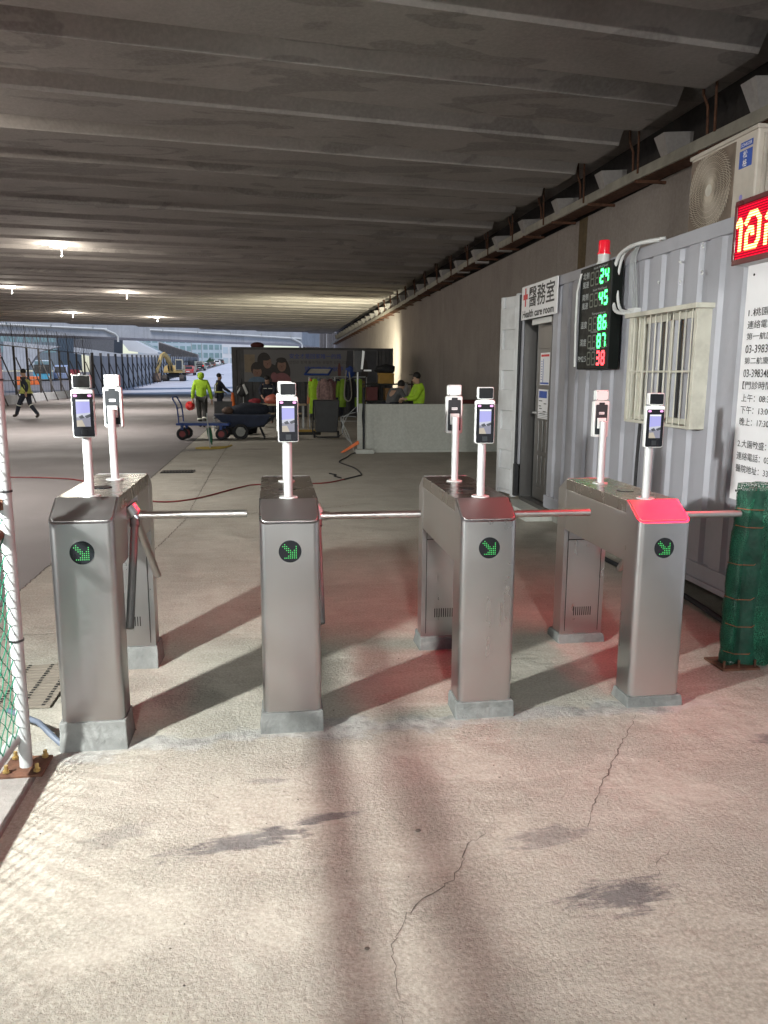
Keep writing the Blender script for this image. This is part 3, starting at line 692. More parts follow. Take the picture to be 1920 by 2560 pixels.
# end door swung open at the far corner
ld_ = MB(); a, b = Vector((3.02-XF, 9.44)), Vector((2.92-XF, 9.86)); dv = (b-a); dn = dv.normalized(); nn = Vector((-dn.y, dn.x))
def leaf(m, f0, f1, z0, z1, o0, o1):
    p = [a+dv*f0+nn*o0, a+dv*f1+nn*o0, a+dv*f1+nn*o1, a+dv*f0+nn*o1]; m.loft([[Vector((q.x, q.y, z)) for q in p] for z in (z0, z1)])
leaf(ld_, 0, .16, .12, 2.62, 0, .05); leaf(ld_, .86, 1, .14, 2.60, 0, .05); leaf(ld_, .16, .86, .14, 2.60, .0, .02)
for k in range(5): leaf(ld_, .14, .88, .2+k*.5, .46+k*.5, .005, .055)
ld_.build('open_end_door', CONTD, oc, 0, .006)
mb = MB(); mb.tube([(-.03, 9.42, .15), (-.035, 9.44, 1.2), (-.03, 9.42, 2.6)], .02, 8); mb.box(-.06, .0, 9.36, 9.45, .15, .55); mb.build('door_hinge', RUBBER, oc)
# barred window
WY0, WY1, WZ0, WZ1 = 5.22, 6.24, 1.27, 2.11; wx = -.11
wi = MB(); wi.box(wx, .02, WY0-.02, WY0+.02, WZ0, WZ1); wi.box(wx, .02, WY1-.02, WY1+.02, WZ0, WZ1); wi.box(wx, .02, WY0+.02, WY1-.02, WZ0, WZ0+.02); wi.box(wx-.03, .02, WY0-.05, WY1+.05, WZ1, WZ1+.035); wd = wi.build('window', CREAM, oc, 0, .003)
mb = MB(); mb.box(.025, .06, WY0+.02, WY1-.02, WZ0+.02, WZ1); mb.build('pane', GLASS, wd, 0)
mb = MB(); mb.box(-.015, .024, WY0+.021, WY0+.06, WZ0+.021, WZ1-.001); mb.box(-.015, .024, WY1-.06, WY1-.021, WZ0+.021, WZ1-.001); mb.box(-.015, .024, 5.71, 5.75, WZ0+.021, WZ1-.001); mb.box(-.015, .024, WY0+.06, WY1-.06, WZ0+.021, WZ0+.06); mb.box(-.015, .024, WY0+.06, WY1-.06, WZ1-.05, WZ1-.001); mb.build('sash', CREAM, wd, 0, .003)
for k in range(11):
    y = WY0+.06+k*(WY1-WY0-.12)/10; mb = MB(); mb.cyl((wx+.01, y, WZ0+.02), .0055, WZ1-WZ0-.021, 8); mb.build('bar', CREAM, wd)
mb = MB(); mb.box(wx+.003, wx+.016, WY0+.02, WY1-.02, 1.67, 1.685); mb.build('cross_bar', CREAM, wd, 0, .002)
mb = MB(); mb.box(-.002, .028, 3.5, WY0-.06, 1.2, 1.9) if False else None; mb.bm.free()

RY, UZ = (0, -1, 0), (0, 0, 1)     # reading direction on a face that looks to -x
# first aid sign above the door
sg = thing('first_aid_sign', 'white first aid room sign with red cross above the container door', 'sign', (2.985, 9.36, 2.29))
mb = MB(); mb.box(0, .012, -1.20, 0, 0, .385); mb.build('board', SIGNW, sg, 0)
mb = MB(); mb.mi = 0; text(mb, '醫務室', (0, -.27, .13), RY, UZ, .235, .86, .003, .010); text(mb, 'Health care room', (0, -.06, .02), RY, UZ, .085, 1.06, .003, .022)
mb.mi = 1; mb.poly2([(.07, .23), (.13, .23), (.13, .15), (.17, .15), (.17, .23), (.23, .23), (.23, .29), (.17, .29), (.17, .36), (.13, .36), (.13, .29), (.07, .29)], (0, 0, 0), RY, UZ, .003)
mb.build('lettering', [INK, REDINK], sg, 0)
for nm, lab, y, z, hh, hc, pc in (('notice', 'white notice with a red heading on the dark door', 9.02, 1.53, .37, REDINK, BLUEINK), ('notice', 'white notice with a blue heading low on the dark door', 9.05, 1.14, .34, BLUEINK, INK)):
    n_ = thing(nm, lab, 'notice', (XF+.105, y, z)); mb = MB(); mb.box(-.004, .0, -.33, 0, 0, hh); mb.build('sheet', SIGNW, n_, 0)
    mb = MB(); mb.mi = 0; mb.poly2([(.03, hh-.10 if hc is BLUEINK else hh-.045), (.30, hh-.10 if hc is BLUEINK else hh-.045), (.30, hh-.02), (.03, hh-.02)], (-.004, 0, 0), RY, UZ, .002)
    mb.mi = 1
    if hc is BLUEINK:
        for k, (u, l) in enumerate(((.03, .12), (.20, .09), (.03, .08), (.05, .09), (.18, .1), (.06, .2))): mb.poly2([(u, .20-k*.03), (u+l, .20-k*.03), (u+l, .21-k*.03), (u, .21-k*.03)], (-.004, 0, 0), RY, UZ, .002)
    else:
        mb.poly2([(.10, .03), (.115, .03), (.115, .30), (.10, .30)], (-.004, 0, 0), RY, UZ, .002); mb.poly2([(.02, .01), (.31, .01), (.31, .03), (.02, .03)], (-.004, 0, 0), RY, UZ, .002)
        for k in range(8): mb.poly2([(.03, .06+k*.03), (.08, .06+k*.03), (.08, .066+k*.03), (.03, .066+k*.03)], (-.004, 0, 0), RY, UZ, .002)
    mb.build('printing', [hc, pc], n_, 0)

# weather board
GLED = m_glow('green digit leds', (0.06, 1.0, 0.20), 5.0); RLED = m_glow('red digit leds', (1.0, 0.05, 0.06), 5.0)
DIM = mat('unlit digit segments', (0.16, 0.18, 0.15), 0.5); PRINT_GLOW = m_glow('glowing board printing', (0.8, 0.85, 0.8), 0.35)  # printed lettering is given a faint glow, though it is no lamp
wb = thing('weather_board', 'black digital weather board with green numbers and red PM2.5', 'sign', (2.90, 7.30, 1.70))
mb = MB(); mb.box(0, .10, -.70, 0, 0, .925); mb.build('casing', mat('glossy black board', (0.008, 0.010, 0.009), 0.45, spec=0.12), wb, 0, .006)
mb = MB(); mb.box(-.003, .0, -.70, -.69, .0, .92); mb.box(-.003, .0, -.01, 0, .0, .92); mb.build('edge_trim', DARKG, wb, 0)
rows = [(.745, '24', GLED), (.555, '45', GLED), (.345, '86', GLED), (.185, '87', GLED), (.035, '38', RLED)]
lab_ = [('北側', '風速', 'North Wind Speed', ''), ('南側', '風速', 'South Wind Speed', ''), ('溫度', None, 'Temperature', 'C'), ('濕度', None, 'Humidity', '%'), ('PM2.5', None, 'PM2.5', '')]
on = MB(); off_ = MB(); pr = MB()
for (z, dgs, m_), (l1, l2, en, un) in zip(rows, lab_):
    on.mi = 0 if m_ is GLED else 1; w0 = .082
    for k in range(4):
        yy = -(.235+k*.105); seven(off_, '8', (0, yy, z), RY, UZ, w0, .125, .013, .002)
        if k >= 2: seven(on, dgs[k-2], (-.001, yy-.002, z), RY, UZ, w0+.004, .13, .024, .003)
    if dgs == '86': on.poly2([(.535, z), (.547, z), (.547, z+.014), (.535, z+.014)], (-.001, 0, 0), RY, UZ, .003)
    if l1 == 'PM2.5': text(pr, l1, (0, -.02, z+.035), RY, UZ, .05, .19)
    elif l2: text(pr, l1, (0, -.06, z+.075), RY, UZ, .06, .14); text(pr, l2, (0, -.06, z-.005), RY, UZ, .06, .14)
    else: text(pr, l1, (0, -.05, z+.03), RY, UZ, .065, .15)
    text(pr, en, (0, -.30, z+.135), RY, UZ, .026, .30 if len(en) > 8 else .17)
    if un: text(pr, un, (0, -.645, z+.005), RY, UZ, .03)
on.build('lit_digits', [GLED, RLED], wb, 0); off_.build('unlit_digits', DIM, wb, 0); pr.build('lettering', PRINT_GLOW, wb, 0)
bl = bpy.data.lights.new('board_glow', 'AREA'); bl.shape = 'RECTANGLE'; bl.size = .22; bl.size_y = .7; bl.energy = 2.2; bl.color = (0.1, 1.0, 0.3)
bo = bpy.data.objects.new('board_glow', bl); COL.objects.link(bo); bo.parent = wb; bo.location = (-.02, -.5, .55); bo.rotation_euler = (0, R(90), 0)
# red beacon on the board
bc = thing('warning_beacon', 'red warning beacon with white base on top of the weather board', 'beacon', (2.955, 6.93, 2.626))
mb = MB(); mb.lathe([(0, 0), (.062, 0), (.062, .012), (.052, .018), (.052, .085), (0, .085)], n=22); mb.build('base', WHITEP, bc)
mb = MB(); mb.lathe([(0, .085), (.058, .085), (.058, .10), (.050, .104), (.050, .19), (.046, .205), (0, .21)], n=22); mb.build('dome', mat('red beacon plastic', (0.70, 0.015, 0.03), 0.2, emis=(0.9, 0.01, 0.04), es=0.25), bc)
mb = MB(); mb.tube([(.0, .30, -.03), (-.06, .36, -.05), (-.08, .385, -.2), (-.08, .39, -.5), (-.07, .39, -.9)], .011, 8); mb.build('cable', WHITEP, bc)

# red text display
RBG = NT('red led matrix')
wv = RBG.n('TexWave', Vector=RBG.co, wave_type='BANDS', bands_direction='Z', Scale=20.0, Distortion=0.0).outputs[0]
RBG.b.inputs['Specular IOR Level'].default_value = 0.1
RBG.set(Base_Color=(0.02, 0, 0), Roughness=0.5, Emission_Color=(1.0, 0.0, 0.035), Emission_Strength=RBG.ramp(wv, 0.35, 0.65, 0.32, 1.25))
RTX = NT('lit led lettering')
wv = RTX.n('TexWave', Vector=RTX.co, wave_type='BANDS', bands_direction='Z', Scale=20.0).outputs[0]
RTX.set(Base_Color=(0.03, 0, 0), Emission_Color=RTX.mix(RTX.ramp(wv, 0.3, 0.6), (1.0, 0.25, 0.06), (1.0, 0.62, 0.22)), Emission_Strength=RTX.ramp(wv, 0.3, 0.6, 1.6, 5.0))
rd = thing('led_display', 'red glowing led text display at the container edge by the info board', 'sign', (2.88, 4.77, 2.33))
mb = MB(); mb.box(.012, .13, -1.5, 0, 0, .385); mb.build('casing', ALU, rd, 0, .004)
mb = MB(); mb.box(0, .012, -1.5, 0, .0, .03); mb.box(0, .012, -1.5, 0, .355, .385); mb.box(0, .012, -.022, 0, .03, .355); mb.build('frame', mat('dark red frame', (0.10, 0.008, 0.012), 0.3), rd, 0, .003)
mb = MB(); mb.face([(.008, -.022, .03), (.008, -1.49, .03), (.008, -1.49, .355), (.008, -.022, .355)]); mb.build('led_panel', RBG.m, rd, 0)
mb = MB()
def stroke(pts, w_):
    for (a, b), (c, d) in zip(pts, pts[1:]):
        v = Vector((c-a, d-b)); v.normalize(); e = v*w_*.32; nv = Vector((-v.y, v.x))*w_/2
        mb.poly2([(a-e.x+nv.x, b-e.y+nv.y), (a-e.x-nv.x, b-e.y-nv.y), (c+e.x-nv.x, d+e.y-nv.y), (c+e.x+nv.x, d+e.y+nv.y)], (.004-.00003*len(mb.bm.faces), 0, 0), RY, UZ, .002)
stroke([(.030, .235), (.060, .265), (.075, .24), (.075, .085)], .034)
stroke([(.125, .235), (.165, .285), (.225, .285), (.262, .245), (.262, .13), (.235, .09), (.140, .09), (.140, .17), (.165, .20), (.195, .195), (.20, .165)], .034)
stroke([(.33, .235), (.37, .285), (.42, .285), (.45, .245), (.45, .09)], .034); stroke([(.335, .09), (.335, .19)], .034)
mb.build('lettering', RTX.m, rd, 0)
rl = bpy.data.lights.new('display_glow', 'AREA'); rl.shape = 'RECTANGLE'; rl.size = .33; rl.size_y = 1.4; rl.energy = 62; rl.spread = R(140); rl.color = (1.0, 0.004, 0.03)
ro = bpy.data.objects.new('display_glow', rl); COL.objects.link(ro); ro.parent = rd; ro.location = (-.015, -.75, .19); ro.rotation_euler = (0, R(62), 0)

# white information board
ib = thing('information_board', 'large white information board with black medical text on the container', 'sign', (2.985, 4.745, .85))
mb = MB(); mb.box(0, .012, -1.25, 0, 0, 1.49); mb.build('board', SIGNW, ib, 0)
mb = MB()
for s_, z, wd_ in (('1.桃園國', 1.165, .30), ('連絡電話', 1.09, .27), ('第一航廈(', 1.015, .29), ('03-398345', .94, .30), ('第二航廈(入', .865, .33), ('03-3983486', .79, .30), ('【門診時間】', .715, .33), ('上午：08:30~', .635, .36), ('下午：13:00~1', .56, .37), ('晚上：17:30~2', .485, .37),
                ('2.大園敏盛：', .345, .30), ('連絡電話：03-38', .265, .42), ('醫院地址：337桃', .185, .43)):
    text(mb, s_, (0, -(.045), z), RY, UZ, .05, wd_, .002, .004)
mb.build('lettering', INK, ib, 0)
mb = MB(); [mb.cyl((-.003, -.07, z), .008, .004, 8, (1, 0, 0)) for z in (.06, 1.42)]; mb.build('fixing_screws', INK, ib)

# air conditioner on the roof
acu = thing('air_conditioner', 'dusty outdoor air conditioner with round fan grille on the container roof', 'air conditioner', (3.22, 5.98, ZT))
mb = MB(); mb.box(0, .30, -.85, 0, .03, .60); mb.build('casing', mat('aged beige casing', (0.52, 0.47, 0.41), 0.5, 0, 0.08, 4, dirt=0.35), acu, 0, .012)
mb = MB(); mb.box(-.012, .31, -.86, .01, .585, .615); mb.build('top_cover', mat('aged beige casing', (0.5, 0.46, 0.4)), acu, 0, .006)
mb = MB(); mb.box(-.006, 0, -.60, -.02, .05, .57); mb.build('fan_recess', mat('dusty brown recess', (0.17, 0.13, 0.10), 0.8, 0, 0.3, 8), acu, 0, .003)
mb = MB(); c_ = (-.31, .31)
for k in range(64):
    a0 = k*2*math.pi/64; pts = []
    for q in range(7):
        r_ = .035+.25*q/6*1.0; an = a0+.9*(q/6)**1.4; y_, z_ = c_[0]+r_*math.cos(an), c_[1]+r_*math.sin(an)
        y_ = max(-.595, min(-.025, y_)); z_ = max(.055, min(.565, z_)); pts.append((-.018, y_, z_))
    mb.tube(pts, .0022, 4, False)
for r_ in (.07, .11, .15, .19, .23, .26):
    mb.tube([(-.016, c_[0]+r_*math.cos(k*math.pi/20), c_[1]+r_*math.sin(k*math.pi/20)) for k in range(41)], .0018, 4, False)
mb.cyl((-.016, c_[0], c_[1]), .012, .012, 8, (1, 0, 0)); mb.build('fan_grille', mat('dusty grille wire', (0.42, 0.36, 0.29), 0.6), acu)
mb = MB(); mb.cyl((-.022, c_[0], c_[1]), .042, .008, 24, (1, 0, 0)); mb.build('hub_cap', mat('pale hub cap', (0.55, 0.52, 0.45), 0.5), acu)
mb = MB(); mb.mi = 0; mb.poly2([(.65, .37), (.80, .37), (.80, .485), (.65, .485)], (0, 0, 0), RY, UZ, .002); mb.poly2([(.655, .50), (.80, .50), (.80, .54), (.655, .54)], (0, 0, 0), RY, UZ, .002)
mb.mi = 1; text(mb, '松', (0, -.695, .432), RY, UZ, .048, None, .004, .01); text(mb, '格', (0, -.695, .376), RY, UZ, .048, None, .004, .01); text(mb, 'SONKOIR', (0, -.665, .509), RY, UZ, .022, .125, .004, .01); mb.build('brand_label', [BLUEINK, SIGNW], acu, 0)
mb = MB(); mb.cyl((-.002, -.70, .18), .018, .002, 18, (1, 0, 0)); mb.build('round_sticker', mat('violet sticker', (0.22, 0.2, 0.5), 0.5), acu)
mb = MB(); [mb.box(.04+k*.035, .055+k*.035, -.868, -.852, .08, .56) for k in range(7)]; mb.build('side_louvres', mat('aged beige casing', (0.5, 0.46, 0.4)), acu, 0)
mb = MB(); mb.box(.0, .3, -.75, -.70, 0, .03); mb.box(.0, .3, -.15, -.10, 0, .03); mb.build('feet', GALVP, acu, 0)

# white conduit loop, wall cable, foam tufts
hs = thing('white_conduit', 'bundle of white flexible conduits looping down between weather board and window', 'conduit', (2.94, 6.4, 0))
P_ = [(.10, -.34, 2.70), (.03, -.20, 2.70), (0, -.02, 2.69), (-.01, .16, 2.64), (-.01, .24, 2.50), (-.01, .235, 2.32), (-.01, .17, 2.20), (-.005, .03, 2.165), (.03, -.08, 2.16)]
def smoothpts(P, n=6):
    P = [Vector(p) for p in P]; out = []
    for i in range(len(P)-1):
        p0, p1, p2, p3 = P[max(0, i-1)], P[i], P[i+1], P[min(len(P)-1, i+2)]
        for k in range(n):
            t_ = k/n; out.append(.5*((2*p1)+(p2-p0)*t_+(2*p0-5*p1+4*p2-p3)*t_*t_+(3*p1-p0-3*p2+p3)*t_**3))
    return out+[P[-1]]
for dx, r_, dy in ((0, .017, 0), (.03, .013, -.03)):
    sp = smoothpts([(a+dx, b+dy, c-dy*.3) for a, b, c in P_], 8); mb = MB(); mb.tube(sp, [r_*(1.0 if k % 2 else .93) for k in range(len(sp))], 12); mb.build('hose', WHITEP, hs, 60)
for k in range(4):
    mb = MB(); mb.tube(smoothpts([(.05, -.05-.02*k, 2.70), (.05, .05-.03*k, 2.60), (.05, .04-.04*k, 2.40), (.06, -.04-.02*k, 2.17)]), .005, 6); mb.build('thin_cable', GALVP, hs)
mb = MB(); mb.box(.03, .09, -.11, .02, 2.13, 2.20); mb.build('clip', WHITEP, hs, 0, .004)
tf = None
for k, (y, z, lab) in enumerate(((5.62, 2.36, 'white foam tuft on the corrugated wall nearest the white conduit, leftmost of five'), (5.30, 2.47, 'white foam tuft on the corrugated wall, second from the left, upper middle'), (5.28, 2.33, 'white foam tuft on the corrugated wall just above the window top middle'), (5.0, 2.55, 'white foam tuft on the corrugated wall, uppermost, nearest the red display'), (4.98, 2.36, 'white foam tuft on the corrugated wall, lower right, above the window corner'))):
    mb = MB(); r = random.Random(k)
    for q in range(5): mb.ball((r.uniform(-.006, .006), r.uniform(-.010, .010), r.uniform(-.016, .016)), r.uniform(.004, .009), 7, (1, 1.3, .7))
    o = mb.build('foam_tuft', WHITEP); o.location = (3.005, y+.35, z); tag(o, lab, 'foam tuft', 'white foam tufts on the container wall')
cb_ = MB(); cb_.tube(smoothpts([(3.0, 6.12, 1.26), (2.995, 6.13, .9), (3.0, 6.15, .5), (2.99, 6.2, .2)]), .014, 8); tag(cb_.build('power_cable', RUBBER), 'black power cable running down the container below the window', 'cable')
hp = MB(); hp.tube(smoothpts([(2.95, 7.4, .02), (2.93, 6.4, .02), (2.98, 5.4, .05), (2.95, 4.4, .02), (2.9, 3.6, .02)]), .02, 8); tag(hp.build('water_hose', DARKG), 'dark hose lying along the foot of the container', 'hose')

# green netting bundle on its gate leaf
NETM = NT('green debris net'); v = NETM.n('TexVoronoi', feature='DISTANCE_TO_EDGE', Vector=NETM.scaled((1, 1, .75)), Scale=125.0).outputs[0]
NETM.set(Base_Color=NETM.mix(NETM.ramp(NETM.noise(7, 4), 0.3, 0.7), (0.0, 0.04, 0.022), (0.006, 0.135, 0.068)), Roughness=0.55, Alpha=NETM.ramp(v, 0.10, 0.16, 1.0, 0.0))
NETM2 = mat('inner green net folds', (0.0, 0.05, 0.028), 0.7, 0, 0.5, 14, 0.5, 50)
nt = thing('net_gate', 'gate leaf wrapped in green debris netting tied with orange wire', 'gate', (2.62, 3.98, 0))
def folds(mb, thick, amp, seed, z0, z1, n=110, m=34):
    r = random.Random(seed); ph = [r.uniform(0, 6) for _ in range(6)]; rings = []
    for j in range(m+1):
        z = z0+(z1-z0)*j/m; pts = []
        tie = 1-.13*max(math.exp(-((z-q)/.035)**2) for q in (.10, .26, .42, .62, .83, .93))
        for i in range(n):
            a = 2*math.pi*i/n; u = math.cos(a); v_ = math.sin(a)
            hx = (.42 if u > 0 else .085)
            x = hx*u+.02; yy = thick*v_*tie
            f = amp*(1.5*math.sin(34*x+ph[0]+z*1.2)+1.0*math.sin(71*x+ph[1]-z*2.5)+.5*math.sin(11*z+ph[2]+9*x)+.3*math.sin(27*z+40*x))
            pts.append(Vector((x*(1 if u > 0 else tie)-(.03*math.sin(2.1*z+1) if u < 0 else 0), yy+f*.5*(1 if v_ > 0 else -1)*abs(v_)-.06*x, z)))
        rings.append(pts)
    mb.loft(rings)
mb = MB(); folds(mb, .050, .020, 2, .03, 1.02); mb.build('inner_folds', NETM2, nt, 60)
mb = MB(); folds(mb, .058, .020, 5, .015, 1.06); mb.build('net', NETM.m, nt, 60)
mb = MB(); mb.tube([(-.02, 0, 0.01), (-.02, 0, 1.03)], .02, 10); mb.tube([(-.02, 0, 1.02), (.45, -.03, 1.02)], .02, 10); mb.tube([(.45, -.03, .0), (.45, -.03, 1.02)], .02, 10); mb.build('leaf_frame', GALVP, nt)
for q, x_ in ((.93, -.03), (.83, -.03), (.62, -.06), (.42, -.06), (.26, -.04), (.10, -.04), (.52, .20), (.34, .22)):
    r_tie = rnd.uniform(.7, 1.3); mb = MB(); mb.tube([(x_-.055, -.03, q+.02*(r_tie-1)), (x_-.02, -.085, q-.004), (x_+.07, -.088, q-.008), (x_+.10, -r_tie*.06, q-.008+.03*(r_tie-1))], .0018, 5); mb.build('tie', mat('rusty orange wire', (.30, .09, .03), .6), nt)
mb = MB(); mb.box(-.13, .10, -.10, .10, 0, .012); [mb.cyl((sx, -.075, .012), .007, .04, 8) for sx in (-.11, -.02, .08)]; mb.build('base_plate', RUST, nt, 0)

# ================================================================ PEOPLE
FACE_INK = mat('dark eye', (0.01, 0.01, 0.01), 0.3)
def person(label, loc, rz, J, look, group=None, scale=1.0, turn=0.0):
    """Facing +y. J moves joints from a standing pose; look: clothing colours."""
    t = thing('person', label, 'person', loc, rz, group)
    D = dict(pelvis=(0, 0, .92), waist=(0, 0, 1.06), chest=(0, .0, 1.26), neck=(0, .01, 1.44), jaw=(0, .03, 1.52), skull=(0, .02, 1.61),
             shL=(-.17, 0, 1.38), elL=(-.23, -.02, 1.12), wrL=(-.25, .04, .88), shR=(.17, 0, 1.38), elR=(.23, -.02, 1.12), wrR=(.25, .04, .88),
             hipL=(-.09, 0, .88), knL=(-.10, .02, .48), anL=(-.10, -.02, .09), toL=(-.11, .13, .045), hipR=(.09, 0, .88), knR=(.10, .02, .48), anR=(.10, -.02, .09), toR=(.11, .13, .045))
    D.update(J); D = {k: Vector(v)*scale for k, v in D.items()}; s = scale
    def chain(names, extra=()):
        pts = [D[n] for n in names]; return pts
    V = []; E = []; Rr = []; ix = {}
    def add(n, p, r, par=None):
        ix[n] = len(V); V.append(p); Rr.append(r if not isinstance(r, tuple) else r)
        if par: E.append((ix[par], ix[n]))
    add('pelvis', D['pelvis'], (.13*s, .10*s)); add('waist', D['waist'], (.125*s, .095*s), 'pelvis'); add('chest', D['chest'], (.15*s, .105*s), 'waist'); add('neck', D['neck'], .05*s, 'chest')
    add('jaw', D['jaw'], (.060*s, .070*s), 'neck'); add('skull', D['skull'], (.078*s, .092*s), 'jaw'); add('crown', D['skull']+(D['skull']-D['jaw']).normalized()*.07*s, .055*s, 'skull')
    fwd = Vector((math.sin(turn), math.cos(turn), 0))
    add('nose', D['jaw']+fwd*.095*s+Vector((0, 0, .035*s)), .013*s, 'jaw')
    for q in 'LR':
        sg_ = -1 if q == 'L' else 1
        add('sh'+q, D['sh'+q], .058*s, 'chest'); add('el'+q, D['el'+q], .045*s, 'sh'+q); add('wr'+q, D['wr'+q], .028*s, 'el'+q)
        dv_ = (D['wr'+q]-D['el'+q]).normalized(); sd = dv_.cross(Vector((sg_, 0, 0.01))).normalized()
        add('palm'+q, D['wr'+q]+dv_*.07*s, (.036*s, .018*s), 'wr'+q)
        for k, (o_, l_) in enumerate(((-.03, .065), (-.01, .08), (.01, .075), (.03, .06))):
            add('f%d%s' % (k, q), D['wr'+q]+dv_*(.09+l_)*s+sd*o_*s+Vector((-sg_*.02*s, 0, 0)), .008*s, 'palm'+q)
        add('th'+q, D['wr'+q]+dv_*.085*s+sd*.055*s, .009*s, 'palm'+q)
        add('hip'+q, D['hip'+q], .088*s, 'pelvis'); add('kn'+q, D['kn'+q], .060*s, 'hip'+q); add('an'+q, D['an'+q], .040*s, 'kn'+q); add('to'+q, D['to'+q], .036*s, 'an'+q)
    body = skin_obj('body', V, E, Rr, SKIN, t, 2)
    def sub(nm, links, rad, m, sm=2):
        ns = []; [ns.append(n) for l in links for n in l if n not in ns]
        return skin_obj(nm, [D[n] for n in ns], [(ns.index(a), ns.index(b)) for a, b in links], [rad[n] if isinstance(rad[n], tuple) else rad[n] for n in ns], m, t, sm)
    k = s
    D['hem'] = D['pelvis']+Vector((0, 0, -.13*s)) if look.get('long') else D['pelvis']+Vector((0, 0, -.02*s))
    D['collar'] = D['neck']+Vector((0, -.01*s, -.01*s))
    for q in 'LR': D['cu'+q] = D['el'+q].lerp(D['wr'+q], .96)
    jr = dict(hem=(.175*k, .135*k), waist=(.165*k, .128*k), chest=(.185*k, .135*k), collar=.075*k, shL=.082*k, shR=.082*k, elL=.066*k, elR=.066*k, cuL=.05*k, cuR=.05*k)
    jk = sub('jacket', [('waist', 'hem'), ('waist', 'chest'), ('chest', 'collar'), ('chest', 'shL'), ('shL', 'elL'), ('elL', 'cuL'), ('chest', 'shR'), ('shR', 'elR'), ('elR', 'cuR')], jr, look['jacket'])
    tr = sub('trousers', [('pelvis', 'hipL'), ('hipL', 'knL'), ('knL', 'anL'), ('pelvis', 'hipR'), ('hipR', 'knR'), ('knR', 'anR')], dict(pelvis=(.145*k, .115*k), hipL=.105*k, hipR=.105*k, knL=.080*k, knR=.080*k, anL=.062*k, anR=.062*k), look['trousers'])
    for q in 'LR':
        D['sh_'+q] = D['an'+q].lerp(D['kn'+q], look.get('boot', .25)); D['heel'+q] = D['an'+q]-Vector((0, .0, .035*s))
        b_ = sub('boot', [('sh_'+q, 'an'+q), ('an'+q, 'to'+q)], {'sh_'+q: .070*k, 'an'+q: .056*k, 'to'+q: .044*k}, BOOT)
        if look.get('ankle_tape'):
            p = D['sh_'+q]; mb = MB(); mb.cyl(p-(D['kn'+q]-p).normalized()*.0*k, .079*k, .035*k, 14, (D['kn'+q]-p)); mb.build('reflective_band', REFL, b_)
    hc = D['skull']; up = (D['skull']-D['jaw']).normalized()
    if look.get('hood'):
        D['h1'] = D['neck']+Vector((0, -.03*s, .0)); D['h2'] = hc-fwd*.028*s; D['h3'] = hc+up*.055*s-fwd*.02*s
        sub('hood', [('h1', 'h2'), ('h2', 'h3')], dict(h1=(.10*k, .10*k), h2=(.122*k, .118*k), h3=.085*k), look['jacket'])
    else:
        mb = MB(); mb.ball(hc+up*.032*s-fwd*.012*s, .098*s, 14, (.92, 1.0, .95)); mb.build('hair' if not look.get('cap') else 'cap', HAIR if not look.get('cap') else look['cap'], t, 60)
        if look.get('cap'):
            mb = MB(); c0 = hc+up*.05*s+fwd*.10*s; sd = Vector((fwd.y, -fwd.x, 0)); mb.prism([c0-sd*.07*s, c0+sd*.07*s, c0+sd*.05*s+fwd*.08*s, c0-sd*.05*s+fwd*.08*s], (0, 0, .012*s)); mb.build('cap_peak', look['cap'], t, 0)
    if look.get('vest'):
        vs = dict(waist=(.195*k, .160*k), chest=(.212*k, .172*k), hem=(.195*k, .160*k), vtop=(.15*k, .12*k)); D['vtop'] = D['neck'].lerp(D['chest'], .28); D['hem'] = D['pelvis']+Vector((0, 0, .03*s))
        v_ = sub('vest', [('waist', 'hem'), ('waist', 'chest'), ('chest', 'vtop')], vs, look['vest'])
    if look.get('belt'):
        mb = MB(); c0 = D['pelvis'].lerp(D['waist'], .6); mb.lathe([(.172*k, -.028), (.184*k, -.026), (.184*k, .026), (.172*k, .028)], c0, 18); mb.build('reflective_belt', look['belt'], t, 60)
        for sx in (-.09, .09):
            mb = MB(); mb.tube([c0+Vector((sx*s, -.165*k, .0)), D['chest']+Vector((sx*s, -.150*k, 0)), D['neck']+Vector((sx*1.1*s, -.05*k, -.03*s)), D['chest']+Vector((sx*s, .15*k, 0)), c0+Vector((sx*s, .165*k, 0))], .016*s, 5); mb.build('reflective_strap', look['belt'], t)
    mb = MB()
    for sx in (-.033, .033):
        sd = Vector((fwd.y, -fwd.x, 0)); mb.ball(D['jaw'].lerp(hc, .75)+fwd*.083*s+sd*sx*s, .010*s, 6)
    mb.build('eyes', FACE_INK, t)
    return t

person('person walking away to the left in dark work clothes and yellow reflective vest', (-8.69, 29.5, 0), R(72),
       dict(hipL=(-.09, 0, .88), knL=(-.10, .22, .52), anL=(-.10, .36, .12), toL=(-.11, .50, .10), knR=(.10, -.06, .50), anR=(.10, -.36, .13), toR=(.11, -.24, .05), elL=(-.24, -.22, 1.15), wrL=(-.22, -.16, .92), elR=(.25, .05, 1.10), wrR=(.22, .28, 1.02), skull=(0, .06, 1.61), jaw=(0, .07, 1.52)),
       dict(jacket=NAVY, trousers=NAVY, vest=YELV, cap=HAIR, boot=.85, ankle_tape=1), scale=1.02)
person('person seen from behind in hooded lime green jacket and dark trousers beside the blue cart', (-2.15, 24.4, 0), R(4),
       dict(knL=(-.08, .06, .48), anL=(-.06, .02, .09), knR=(.09, .04, .47), anR=(.05, -.18, .12), toR=(.06, -.05, .05), toL=(-.06, .15, .045), elL=(-.24, -.05, 1.10), wrL=(-.26, .0, .86), elR=(.26, -.02, 1.08), wrR=(.30, .04, .84)),
       dict(jacket=LIME, trousers=OLIVE, hood=1, long=1, boot=.42, ankle_tape=1), scale=1.0)
